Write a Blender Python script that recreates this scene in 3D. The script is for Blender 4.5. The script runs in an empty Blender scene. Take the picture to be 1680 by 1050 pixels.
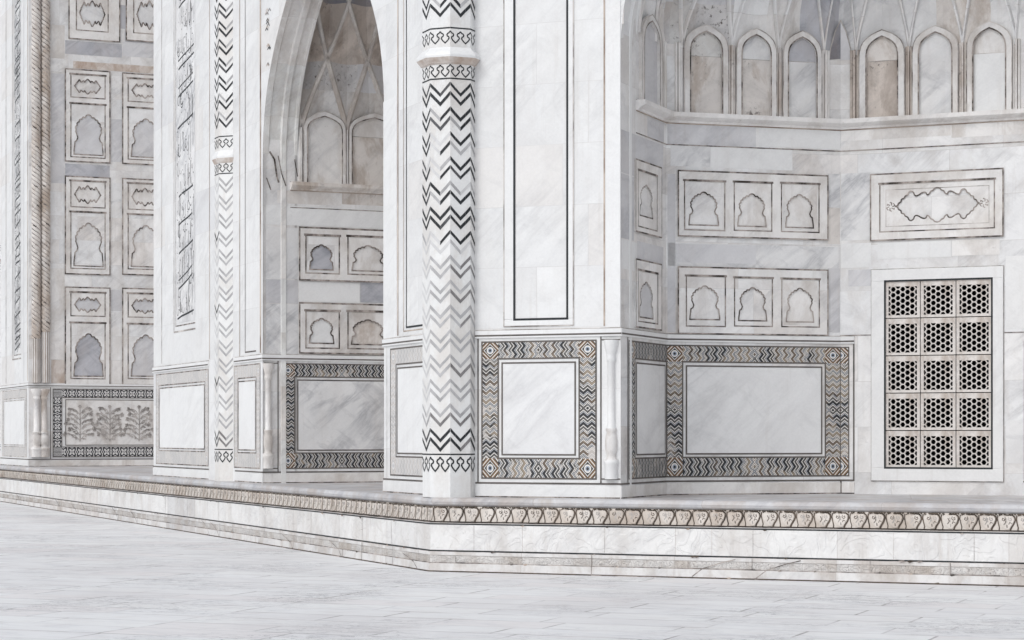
import bpy, math, random
from mathutils import Vector, Matrix
from mathutils.geometry import tessellate_polygon
random.seed(7)
scene = bpy.context.scene

# ------------------------------------------------------------------ camera, world, sun, exposure
EYE = 1.74
FPX = 3500.0            # focal length in pixels of the 1680 px wide photograph
HORIZON = 715.0
cam_d = bpy.data.cameras.new("camera")
cam = bpy.data.objects.new("camera", cam_d)
scene.collection.objects.link(cam)
cam.location = (0, 0, EYE)
cam.rotation_euler = (math.radians(90), 0, 0)
cam_d.sensor_width = 36.0
cam_d.lens = 36.0 * FPX / 1680.0
cam_d.shift_y = (HORIZON - 525.0) / 1680.0
cam_d.clip_start = 0.1
cam_d.clip_end = 3000
scene.camera = cam

SUN_EL, SUN_AZ = math.radians(46), math.radians(222)   # azimuth from +Y, clockwise
world = bpy.data.worlds.new("World")
scene.world = world
world.use_nodes = True
wn = world.node_tree.nodes; wl = world.node_tree.links
bg = wn["Background"]
sky = wn.new("ShaderNodeTexSky"); sky.sky_type = 'NISHITA'; sky.sun_disc = False
sky.sun_elevation = SUN_EL; sky.sun_rotation = SUN_AZ
sky.air_density = 1.0; sky.dust_density = 1.5; sky.ozone_density = 1.0
hs = wn.new("ShaderNodeHueSaturation"); hs.inputs['Saturation'].default_value = 0.24
wl.new(sky.outputs[0], hs.inputs['Color']); wl.new(hs.outputs[0], bg.inputs['Color'])
bg.inputs['Strength'].default_value = 0.15
sun_d = bpy.data.lights.new("sun", 'SUN')
sun_d.energy = 0.5; sun_d.angle = math.radians(28); sun_d.color = (1.0, 0.99, 0.98)
sun = bpy.data.objects.new("sun", sun_d)
scene.collection.objects.link(sun)
sdir = Vector((math.sin(SUN_AZ)*math.cos(SUN_EL), math.cos(SUN_AZ)*math.cos(SUN_EL), math.sin(SUN_EL)))
sun.rotation_euler = sdir.to_track_quat('Z', 'Y').to_euler()
sun.location = sdir * 60
scene.view_settings.view_transform = 'Standard'
scene.view_settings.look = 'None'
scene.view_settings.gamma = 1.0
scene.view_settings.exposure = 0.31
scene.cycles.use_denoising = True
scene.cycles.max_bounces = 8
scene.cycles.diffuse_bounces = 5

# ------------------------------------------------------------------ materials
MATS = {}
def newmat(name):
    m = bpy.data.materials.new(name); m.use_nodes = True
    MATS[name] = m
    n = m.node_tree.nodes; l = m.node_tree.links
    return m, n, l, n["Principled BSDF"]
def C4(c): return (c[0], c[1], c[2], 1.0)
def mixc(n, l, fac, a, b, mode='MIX'):
    x = n.new("ShaderNodeMix"); x.data_type = 'RGBA'; x.blend_type = mode
    for sock, v in ((x.inputs[0], fac), (x.inputs[6], a), (x.inputs[7], b)):
        if isinstance(v, (int, float)): sock.default_value = v
        elif isinstance(v, tuple): sock.default_value = C4(v)
        else: l.new(v, sock)
    return x.outputs[2]
def mth(n, l, op, a, b=None, c=None):
    x = n.new("ShaderNodeMath"); x.operation = op
    for i, v in enumerate((a, b, c)):
        if v is None: continue
        if isinstance(v, (int, float)): x.inputs[i].default_value = v
        else: l.new(v, x.inputs[i])
    return x.outputs[0]
def ramp(n, l, src, stops, interp='LINEAR'):
    r = n.new("ShaderNodeValToRGB"); r.color_ramp.interpolation = interp
    els = r.color_ramp.elements
    while len(els) < len(stops): els.new(0.5)
    for e, (p, c) in zip(els, stops):
        e.position = p; e.color = C4(c) if isinstance(c, tuple) else (c, c, c, 1)
    l.new(src, r.inputs[0]); return r.outputs[0]
def noise(n, l, vec, scale, detail=4, rough=0.55, dist=0.0):
    t = n.new("ShaderNodeTexNoise"); t.inputs['Scale'].default_value = scale
    t.inputs['Detail'].default_value = detail; t.inputs['Roughness'].default_value = rough
    t.inputs['Distortion'].default_value = dist
    if vec is not None: l.new(vec, t.inputs['Vector'])
    return t.outputs['Fac']
def mapping(n, l, src, scale=(1, 1, 1), rot=(0, 0, 0), loc=(0, 0, 0)):
    if rot != (0, 0, 0) and scale != (1, 1, 1):      # turn first, stretch afterwards
        src = mapping(n, l, src, rot=rot); rot = (0, 0, 0)
    m = n.new("ShaderNodeMapping"); m.inputs['Scale'].default_value = scale
    m.inputs['Rotation'].default_value = rot; m.inputs['Location'].default_value = loc
    l.new(src, m.inputs['Vector']); return m.outputs[0]

def marble(name, base, vein=(0.36, 0.355, 0.365), vein_amt=0.5, stain=(0.36, 0.29, 0.23), stain_amt=0.25, speck=0.0,
           blocks=None, tone2=None, rough=0.42, bump=0.02, seed=0.0, cloud=0.12, mortar=0.35):
    m, n, l, p = newmat(name)
    tc = n.new("ShaderNodeTexCoord"); ob = mapping(n, l, tc.outputs['Object'], loc=(seed, seed*0.7, seed*1.3))
    col = base
    if blocks:
        b = n.new("ShaderNodeTexBrick"); l.new(tc.outputs['UV'], b.inputs['Vector'])
        b.inputs['Scale'].default_value = 1.0; b.inputs['Brick Width'].default_value = blocks[0]
        b.inputs['Row Height'].default_value = blocks[1]; b.inputs['Mortar Size'].default_value = 0.0035
        b.inputs['Mortar Smooth'].default_value = 0.3; b.inputs['Bias'].default_value = 0.0
        b.offset = 0.37; b.squash = 1.3; b.squash_frequency = 3
        b.inputs['Color1'].default_value = (0, 0, 0, 1); b.inputs['Color2'].default_value = (1, 1, 1, 1)
        b.inputs['Mortar'].default_value = (0.2, 0.2, 0.2, 1)
        t2 = tone2 or (base[0]*0.86, base[1]*0.86, base[2]*0.87)
        w = (min(base[0]*1.03, .86), min(base[1]*1.03, .86), min(base[2]*1.03, .86))
        warm = (base[0]*0.985, base[1]*0.965, base[2]*0.95)
        col = ramp(n, l, b.outputs['Color'], [(0.0, w), (0.30, base), (0.55, w), (0.72, warm), (0.86, base), (0.95, t2)], 'CONSTANT')
        brickfac = b.outputs['Fac']
        # veins shift from block to block
        sh = n.new("ShaderNodeVectorMath"); sh.operation = 'MULTIPLY_ADD'
        l.new(b.outputs['Color'], sh.inputs[0]); sh.inputs[1].default_value = (9, 7, 11); l.new(ob, sh.inputs[2])
        ob = sh.outputs[0]
    # cloudy variation
    cl = noise(n, l, mapping(n, l, ob, scale=(0.6, 0.6, 1.8), rot=(0.1, 0.7, 0)), 1.1, 7, 0.62, 0.3)
    cl = ramp(n, l, cl, [(0.35, 0.0), (0.7, 1.0)])
    col = mixc(n, l, mth(n, l, 'MULTIPLY', cl, cloud), col, vein)
    # long diagonal veins
    vo = mapping(n, l, ob, scale=(0.5, 0.5, 2.4), rot=(0.15, 0.75, 0.2))
    v1 = noise(n, l, vo, 1.1, 7, 0.60, 0.35)
    v1 = mth(n, l, 'ABSOLUTE', mth(n, l, 'SUBTRACT', v1, 0.5))
    v1 = ramp(n, l, v1, [(0.0, 0.9), (0.012, 0.6), (0.08, 0.0)])
    msk = ramp(n, l, noise(n, l, ob, 0.6, 3), [(0.42, 0.0), (0.60, 1.0)])
    vf = mth(n, l, 'MULTIPLY', mth(n, l, 'MULTIPLY', v1, msk), vein_amt)
    col = mixc(n, l, vf, col, vein)
    sm0 = noise(n, l, mapping(n, l, ob, scale=(0.9, 0.9, 2.2), rot=(0.2, -0.55, 0.1), loc=(7, 1, 4)), 1.7, 8, 0.68, 0.5)
    sm0 = ramp(n, l, sm0, [(0.53, 0.0), (0.64, 0.8), (0.75, 1.0)])
    col = mixc(n, l, mth(n, l, 'MULTIPLY', sm0, vein_amt*0.55), col, vein)
    # warm staining
    s1 = noise(n, l, mapping(n, l, ob, scale=(1, 1, 0.55)), 1.7, 7, 0.68, 0.3)
    s1 = ramp(n, l, s1, [(0.465, 0.0), (0.53, 0.45), (0.64, 1.0)])
    col = mixc(n, l, mth(n, l, 'MULTIPLY', s1, stain_amt), col, stain)
    if speck:
        sp = noise(n, l, ob, 8 if speck > 1.8 else 16, 6, 0.75, 0.2); sm = ramp(n, l, noise(n, l, ob, 1.4, 3), [(0.50 - 0.08*(speck > 1.2) - 0.1*(speck > 1.8), 0.0), (0.62 - 0.08*(speck > 1.2) - 0.1*(speck > 1.8), 1.0)])
        sp = mth(n, l, 'MULTIPLY', ramp(n, l, sp, [(0.56, 0.0), (0.64, 1.0)]), sm)
        col = mixc(n, l, mth(n, l, 'MULTIPLY', sp, min(speck, 1.0)), col, (0.12, 0.10, 0.09))
    # rain streaks
    rs = noise(n, l, mapping(n, l, tc.outputs['Object'], scale=(5.5, 5.5, 0.35)), 1.6, 5, 0.65, 0.15)
    rm = ramp(n, l, noise(n, l, mapping(n, l, tc.outputs['Object'], scale=(0.8, 0.8, 0.5), loc=(seed, 3, 1)), 1.0, 3), [(0.46, 0.0), (0.62, 1.0)])
    rs = mth(n, l, 'MULTIPLY', ramp(n, l, rs, [(0.52, 0.0), (0.70, 1.0)]), rm)
    col = mixc(n, l, mth(n, l, 'MULTIPLY', rs, 0.16 + stain_amt*0.45), col, (0.42, 0.36, 0.31))
    # small scratches, pits and grime
    pt = ramp(n, l, noise(n, l, mapping(n, l, tc.outputs['Object'], loc=(2, seed, 5)), 11, 6, 0.8), [(0.62, 0.0), (0.72, 1.0)])
    col = mixc(n, l, mth(n, l, 'MULTIPLY', pt, 0.12 + stain_amt*0.8), col, (0.30, 0.27, 0.25))
    # fine grain
    fg = noise(n, l, ob, 30, 3, 0.7)
    col = mixc(n, l, 0.10, col, ramp(n, l, fg, [(0.3, 0.45), (0.7, 1.0)]), 'MULTIPLY')
    if blocks:
        col = mixc(n, l, mth(n, l, 'MULTIPLY', brickfac, mortar), col, (0.33, 0.28, 0.25))
    l.new(col, p.inputs['Base Color'])
    rr = ramp(n, l, cl, [(0.0, rough), (1.0, rough + 0.18)]); l.new(rr, p.inputs['Roughness'])
    if bump:
        bp = n.new("ShaderNodeBump"); bp.inputs['Strength'].default_value = 0.5; bp.inputs['Distance'].default_value = bump
        l.new(noise(n, l, ob, 7, 5, 0.6), bp.inputs['Height']); l.new(bp.outputs[0], p.inputs['Normal'])
    return m

W0 = (0.80, 0.80, 0.795)
marble("marble_white", W0, blocks=(1.9, 0.78), tone2=(0.745, 0.745, 0.75), vein_amt=0.24, stain_amt=0.07, cloud=0.14, bump=0.004, mortar=0.22)
marble("marble_plain", (0.82, 0.82, 0.815), vein_amt=0.16, stain_amt=0.05, cloud=0.06, bump=0.004)
marble("marble_column", (0.82, 0.82, 0.81), vein_amt=0.1, stain=(0.45, 0.36, 0.28), stain_amt=0.3, cloud=0.08, bump=0.003, seed=50)
marble("marble_field", (0.81, 0.81, 0.81), vein_amt=0.28, stain_amt=0.04, cloud=0.16, bump=0.004, seed=3)
marble("marble_niche", (0.87, 0.86, 0.85), blocks=(1.25, 0.62), tone2=(0.52, 0.52, 0.55), vein_amt=0.45, stain_amt=0.26, cloud=0.24, bump=0.006, seed=5, mortar=0.25)
marble("marble_frame", (0.86, 0.84, 0.82), vein_amt=0.3, stain_amt=0.36, cloud=0.2, bump=0.006, seed=8)
marble("marble_panel", (0.83, 0.81, 0.79), vein_amt=0.4, stain_amt=0.46, cloud=0.25, bump=0.006, seed=11)
marble("marble_brown", (0.66, 0.585, 0.525), vein=(0.2, 0.18, 0.17), vein_amt=0.5, stain=(0.26, 0.20, 0.16), stain_amt=0.8, speck=0.9, cloud=0.35, bump=0.01, seed=13)
marble("marble_beige", (0.77, 0.725, 0.685), vein=(0.3, 0.28, 0.27), vein_amt=0.5, stain=(0.36, 0.27, 0.20), stain_amt=0.75, speck=0.9, cloud=0.25, bump=0.008, seed=15)
marble("marble_grey", (0.56, 0.56, 0.59), vein=(0.22, 0.23, 0.27), vein_amt=0.8, stain_amt=0.2, cloud=0.45, bump=0.006, seed=17)
marble("marble_pale_grey", (0.71, 0.705, 0.715), vein=(0.37, 0.37, 0.40), vein_amt=0.5, stain_amt=0.12, cloud=0.4, bump=0.006, seed=19)
marble("marble_dark", (0.31, 0.31, 0.34), vein=(0.12, 0.12, 0.15), vein_amt=0.8, stain_amt=0.3, cloud=0.5, bump=0.008, seed=21)
marble("marble_veined", (0.82, 0.815, 0.81), vein=(0.30, 0.305, 0.33), vein_amt=0.7, stain_amt=0.10, cloud=0.3, bump=0.006, seed=23)
marble("marble_speckled", (0.70, 0.68, 0.67), vein_amt=0.5, stain_amt=0.45, speck=1.6, cloud=0.25, bump=0.008, seed=26)
marble("marble_rust", (0.72, 0.67, 0.63), vein=(0.35, 0.24, 0.17), vein_amt=0.6, stain=(0.33, 0.20, 0.12), stain_amt=0.7, cloud=0.3, bump=0.006, seed=28)
marble("marble_lichen", (0.72, 0.71, 0.69), vein_amt=0.4, stain_amt=0.3, speck=2.0, cloud=0.2, bump=0.006, seed=61)
marble("marble_soffit", (0.86, 0.84, 0.815), vein_amt=0.4, stain_amt=0.36, cloud=0.3, bump=0.006, seed=63, blocks=(3.0, 0.9), mortar=0.3)
marble("marble_vault", (0.74, 0.70, 0.66), vein_amt=0.5, stain=(0.33, 0.26, 0.21), stain_amt=0.6, speck=0.4, cloud=0.3, bump=0.012, seed=31)
marble("plinth_slab_stone", (0.60, 0.595, 0.60), vein=(0.25, 0.25, 0.28), vein_amt=0.6, stain=(0.40, 0.33, 0.28), stain_amt=0.55, cloud=0.35, bump=0.006, seed=33, blocks=(1.7, 4.0), mortar=0.6)
marble("frieze_cream", (0.78, 0.725, 0.67), vein=(0.3, 0.25, 0.2), vein_amt=0.4, stain=(0.40, 0.30, 0.22), stain_amt=0.5, cloud=0.3, bump=0.006, seed=35)

def flat(name, c, rough=0.6, var=0.2, scale=6):
    m, n, l, p = newmat(name)
    tc = n.new("ShaderNodeTexCoord")
    f = noise(n, l, tc.outputs['Object'], scale, 4)
    col = mixc(n, l, ramp(n, l, f, [(0.35, 0.0), (0.65, 1.0)]), (c[0]*(1-var), c[1]*(1-var), c[2]*(1-var)), (c[0]*(1+var), c[1]*(1+var), c[2]*(1+var)))
    l.new(col, p.inputs['Base Color']); p.inputs['Roughness'].default_value = rough
    return m
flat("inlay_black", (0.014, 0.017, 0.02), 0.65, 0.3)
flat("inlay_black_worn", (0.065, 0.065, 0.07), 0.5, 0.5, 12)
flat("inlay_dark_grey", (0.20, 0.19, 0.19), 0.5, 0.25)
flat("inlay_grey", (0.42, 0.415, 0.42), 0.55, 0.18)
flat("inlay_faint", (0.62, 0.615, 0.615), 0.55, 0.08)
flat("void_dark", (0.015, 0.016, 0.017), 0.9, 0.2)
flat("frieze_dark", (0.085, 0.065, 0.05), 0.9, 0.5, 9)
flat("relief_grey", (0.40, 0.37, 0.35), 0.6, 0.35, 5)

def groove(name, dark, light, lo, hi, scale=2.2):
    m, n, l, p = newmat(name)
    tc = n.new("ShaderNodeTexCoord")
    f = noise(n, l, tc.outputs['Object'], scale, 6, 0.65)
    col = mixc(n, l, ramp(n, l, f, [(lo, 0.0), (hi, 1.0)]), light, dark)
    l.new(col, p.inputs['Base Color']); p.inputs['Roughness'].default_value = 0.8
groove("groove_dark", (0.045, 0.035, 0.03), (0.42, 0.37, 0.34), 0.42, 0.60, 4.5)
groove("groove_soft", (0.12, 0.10, 0.09), (0.62, 0.58, 0.55), 0.42, 0.66)
groove("groove_brown", (0.14, 0.08, 0.05), (0.58, 0.49, 0.42), 0.40, 0.66, 1.3)
groove("frame_line", (0.02, 0.02, 0.023), (0.13, 0.115, 0.105), 0.5, 0.78)

def chevron_mat(name, glare, dark=0.0):
    m, n, l, p = newmat(name)
    tc = n.new("ShaderNodeTexCoord"); sx = n.new("ShaderNodeSeparateXYZ"); l.new(tc.outputs['UV'], sx.inputs[0])
    tri = mth(n, l, 'PINGPONG', mth(n, l, 'MULTIPLY', sx.outputs[1], 4.0), 1.0)
    au = mth(n, l, 'ABSOLUTE', sx.outputs[0])
    ph = mth(n, l, 'ADD', mth(n, l, 'DIVIDE', au, 0.118), mth(n, l, 'MULTIPLY', tri, 0.40))
    fr = mth(n, l, 'FRACT', ph)
    brown, dk, wh, bl = (0.15, 0.11, 0.08), (0.018, 0.019, 0.023), (0.78, 0.75, 0.71), (0.45, 0.465, 0.49)
    ochre = (0.30, 0.245, 0.185)
    P = [0.0, 0.13, 0.18, 0.28, 0.36, 0.46, 0.55, 0.65, 0.73, 0.83, 0.88]
    s1 = ramp(n, l, fr, list(zip(P, [brown, dk, wh, dk, bl, dk, wh, brown, wh, dk, brown])), 'CONSTANT')
    s2 = ramp(n, l, fr, list(zip(P, [ochre, dk, wh, brown, wh, dk, bl, dk, wh, brown, ochre])), 'CONSTANT')
    s3 = ramp(n, l, fr, list(zip(P, [dk, dk, wh, dk, (0.12, 0.11, 0.10), dk, wh, dk, bl, dk, dk])), 'CONSTANT')
    f1 = ramp(n, l, noise(n, l, tc.outputs['Object'], 3.4, 3), [(0.47, 0.0), (0.53, 1.0)])
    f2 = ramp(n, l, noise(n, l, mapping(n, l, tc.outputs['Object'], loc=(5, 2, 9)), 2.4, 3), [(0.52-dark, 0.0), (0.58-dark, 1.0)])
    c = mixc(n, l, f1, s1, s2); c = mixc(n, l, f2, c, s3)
    # random loss of stones
    ls = ramp(n, l, noise(n, l, mapping(n, l, tc.outputs['Object'], loc=(1, 7, 3)), 3.2, 4), [(0.64, 0.0), (0.68, 1.0)])
    c = mixc(n, l, mth(n, l, 'MULTIPLY', ls, 0.7), c, (0.62, 0.58, 0.55))
    if glare: c = mixc(n, l, glare, c, (0.70, 0.68, 0.665))
    l.new(c, p.inputs['Base Color']); p.inputs['Roughness'].default_value = 0.45
chevron_mat("chevron_inlay", 0.0, 0.03)
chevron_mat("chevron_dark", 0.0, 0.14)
chevron_mat("chevron_glare", 0.62)  # paler copy: overexposure of the left facade mixed into the inlay colour

def rosette_mat(name, glare=0.0):
    m, n, l, p = newmat(name)
    tc = n.new("ShaderNodeTexCoord"); sx = n.new("ShaderNodeSeparateXYZ"); l.new(tc.outputs['UV'], sx.inputs[0])
    a = mth(n, l, 'ABSOLUTE', sx.outputs[0]); b = mth(n, l, 'ABSOLUTE', sx.outputs[1])
    d = mth(n, l, 'MULTIPLY', mth(n, l, 'ADD', a, b), 0.5)
    r = mth(n, l, 'SQRT', mth(n, l, 'ADD', mth(n, l, 'MULTIPLY', a, a), mth(n, l, 'MULTIPLY', b, b)))
    brown, dk, wh = (0.20, 0.115, 0.055), (0.025, 0.026, 0.03), (0.74, 0.71, 0.67)
    c1 = ramp(n, l, d, [(0.0, dk), (0.34, wh), (0.40, dk), (0.45, brown), (0.55, wh), (0.62, brown), (0.72, dk), (0.80, wh), (0.88, brown)], 'CONSTANT')
    c2 = ramp(n, l, r, [(0.0, dk), (0.16, (0.35, 0.40, 0.48)), (0.28, wh), (0.42, dk)], 'CONSTANT')
    c = mixc(n, l, mth(n, l, 'LESS_THAN', r, 0.5), c1, c2)
    if glare: c = mixc(n, l, glare, c, (0.70, 0.68, 0.665))
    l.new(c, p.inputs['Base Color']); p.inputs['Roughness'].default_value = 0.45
rosette_mat("rosette_inlay"); rosette_mat("rosette_glare", 0.62)  # second rosette is paler, with the same glare put into its colour

def lattice_mat(name):
    m, n, l, p = newmat(name)
    tc = n.new("ShaderNodeTexCoord"); sx = n.new("ShaderNodeSeparateXYZ"); l.new(tc.outputs['UV'], sx.inputs[0])
    u = mth(n, l, 'SUBTRACT', mth(n, l, 'FRACT', mth(n, l, 'MULTIPLY', sx.outputs[0], 4.42)), 0.5)
    v = mth(n, l, 'SUBTRACT', mth(n, l, 'FRACT', mth(n, l, 'MULTIPLY', sx.outputs[1], 1.0)), 0.5)
    r = mth(n, l, 'SQRT', mth(n, l, 'ADD', mth(n, l, 'MULTIPLY', u, u), mth(n, l, 'MULTIPLY', v, v)))
    an = mth(n, l, 'ARCTAN2', v, u)
    pet = mth(n, l, 'MULTIPLY', mth(n, l, 'COSINE', mth(n, l, 'MULTIPLY', an, 4.0)), 0.13)
    q = mth(n, l, 'ADD', r, pet)
    dk, wh = (0.03, 0.03, 0.036), (0.66, 0.65, 0.64)
    c = ramp(n, l, q, [(0.0, dk), (0.05, wh), (0.27, dk), (0.47, wh), (0.56, dk)], 'CONSTANT')
    l.new(c, p.inputs['Base Color']); p.inputs['Roughness'].default_value = 0.45
lattice_mat("lattice_inlay")

def carved_mat(name, base, scale, dist, stain_amt, seed):
    m = marble(name, base, vein_amt=0.3, stain_amt=stain_amt, cloud=0.12, bump=0, seed=seed, blocks=(1.55, 5.0), mortar=0.55)
    n = m.node_tree.nodes; l = m.node_tree.links; p = n["Principled BSDF"]
    tc = n.new("ShaderNodeTexCoord"); uv = tc.outputs['UV']
    nz = noise(n, l, uv, scale*0.5, 1.5, 0.5, 0.8)
    h = mth(n, l, 'SINE', mth(n, l, 'MULTIPLY', nz, 34.0))
    h = ramp(n, l, h, [(0.0, 0.0), (0.6, 1.0)])
    bp = n.new("ShaderNodeBump"); bp.inputs['Strength'].default_value = 0.8; bp.inputs['Distance'].default_value = dist
    l.new(h, bp.inputs['Height']); l.new(bp.outputs[0], p.inputs['Normal'])
carved_mat("plinth_carved", (0.80, 0.79, 0.775), 7, 0.005, 0.26, 41)
carved_mat("plinth_carved_low", (0.68, 0.655, 0.63), 26, 0.022, 0.6, 44)
marble("plinth_plain", (0.74, 0.725, 0.71), vein_amt=0.4, stain_amt=0.5, cloud=0.2, bump=0.004, seed=46, blocks=(1.55, 5.0), mortar=0.6)

def paving_mat():
    m, n, l, p = newmat("paving_marble")
    tc = n.new("ShaderNodeTexCoord"); ob = tc.outputs['Object']
    rot = mapping(n, l, ob, rot=(0, 0, math.radians(21.8)))
    b = n.new("ShaderNodeTexBrick"); l.new(rot, b.inputs['Vector'])
    b.inputs['Scale'].default_value = 1.0; b.inputs['Brick Width'].default_value = 1.15; b.inputs['Row Height'].default_value = 0.62
    b.inputs['Mortar Size'].default_value = 0.016; b.inputs['Mortar Smooth'].default_value = 0.3
    b.offset = 0.45; b.squash = 1.4; b.squash_frequency = 2
    b.inputs['Color1'].default_value = (0, 0, 0, 1); b.inputs['Color2'].default_value = (1, 1, 1, 1); b.inputs['Mortar'].default_value = (0.5, 0.5, 0.5, 1)
    col = ramp(n, l, b.outputs['Color'], [(0.0, (0.82, 0.825, 0.83)), (0.35, (0.785, 0.785, 0.79)), (0.6, (0.835, 0.84, 0.84)), (0.85, (0.80, 0.785, 0.785))], 'CONSTANT')
    sh = n.new("ShaderNodeVectorMath"); sh.operation = 'MULTIPLY_ADD'
    l.new(b.outputs['Color'], sh.inputs[0]); sh.inputs[1].default_value = (9, 7, 0); l.new(rot, sh.inputs[2])
    v = noise(n, l, mapping(n, l, sh.outputs[0], scale=(0.7, 2.2, 1), rot=(0, 0, 0.25)), 1.6, 7, 0.66, 1.2)
    col = mixc(n, l, ramp(n, l, v, [(0.50, 0.0), (0.70, 0.5)]), col, (0.58, 0.59, 0.62))
    v2 = noise(n, l, mapping(n, l, sh.outputs[0], scale=(1.0, 3.0, 1), rot=(0, 0, -0.2), loc=(4, 4, 0)), 2.2, 7, 0.7, 0.8)
    vv = mth(n, l, 'ABSOLUTE', mth(n, l, 'SUBTRACT', v2, 0.5))
    mk = ramp(n, l, noise(n, l, rot, 0.5, 3), [(0.46, 0.0), (0.60, 0.9)])
    col = mixc(n, l, mth(n, l, 'MULTIPLY', ramp(n, l, vv, [(0.0, 1.0), (0.03, 0.0)]), mk), col, (0.24, 0.24, 0.26))
    st = noise(n, l, ob, 0.35, 5, 0.6)
    col = mixc(n, l, ramp(n, l, st, [(0.45, 0.0), (0.7, 0.35)]), col, (0.60, 0.57, 0.575))
    sp = noise(n, l, mapping(n, l, rot, scale=(1.0, 3.2, 1)), 4.5, 5, 0.72)
    col = mixc(n, l, ramp(n, l, sp, [(0.655, 0.0), (0.72, 0.75)]), col, (0.26, 0.255, 0.265))
    sp2 = noise(n, l, mapping(n, l, rot, scale=(1.0, 1.6, 1), loc=(9, 3, 0)), 2.0, 6, 0.7)
    col = mixc(n, l, ramp(n, l, sp2, [(0.5, 0.0), (0.7, 0.4)]), col, (0.62, 0.585, 0.575))
    jm = ramp(n, l, noise(n, l, ob, 1.3, 3), [(0.42, 0.12), (0.62, 0.9)])
    col = mixc(n, l, mth(n, l, 'MULTIPLY', b.outputs['Fac'], jm), col, (0.28, 0.26, 0.26))
    l.new(col, p.inputs['Base Color']); p.inputs['Roughness'].default_value = 0.5
    bp = n.new("ShaderNodeBump"); bp.inputs['Strength'].default_value = 0.4; bp.inputs['Distance'].default_value = 0.004
    l.new(noise(n, l, ob, 3, 5), bp.inputs['Height']); l.new(bp.outputs[0], p.inputs['Normal'])
paving_mat()

# ------------------------------------------------------------------ mesh helpers
class MB:
    def __init__(s): s.v = []; s.f = []; s.m = []; s.uv = []; s.slots = []; s.smooth = []
    def slot(s, mat):
        if mat not in s.slots: s.slots.append(mat)
        return s.slots.index(mat)
    def face(s, pts, mat, uvs=None, smooth=False):
        i = len(s.v); s.v += [tuple(p) for p in pts]; s.f.append(tuple(range(i, i+len(pts))))
        s.m.append(s.slot(mat)); s.uv += (uvs if uvs else [(p[0], p[2]) for p in pts]); s.smooth.append(smooth)
    def build(s, name, parent=None, label=None, weld=False):
        me = bpy.data.meshes.new(name); me.from_pydata(s.v, [], s.f)
        for mt in s.slots: me.materials.append(MATS[mt])
        me.polygons.foreach_set('material_index', s.m)
        me.polygons.foreach_set('use_smooth', s.smooth)
        uvl = me.uv_layers.new(name='UVMap'); uvl.data.foreach_set('uv', [c for u in s.uv for c in u])
        if weld:
            import bmesh
            b = bmesh.new(); b.from_mesh(me); bmesh.ops.remove_doubles(b, verts=b.verts, dist=1e-5); b.to_mesh(me); b.free()
        me.update()
        o = bpy.data.objects.new(name, me); scene.collection.objects.link(o)
        if parent is not None:
            o.parent = parent; o.matrix_parent_inverse = PW[parent.name].inverted()
        PW[o.name] = Matrix.Identity(4)
        if label: o['label'] = label
        return o
PW = {}

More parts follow.
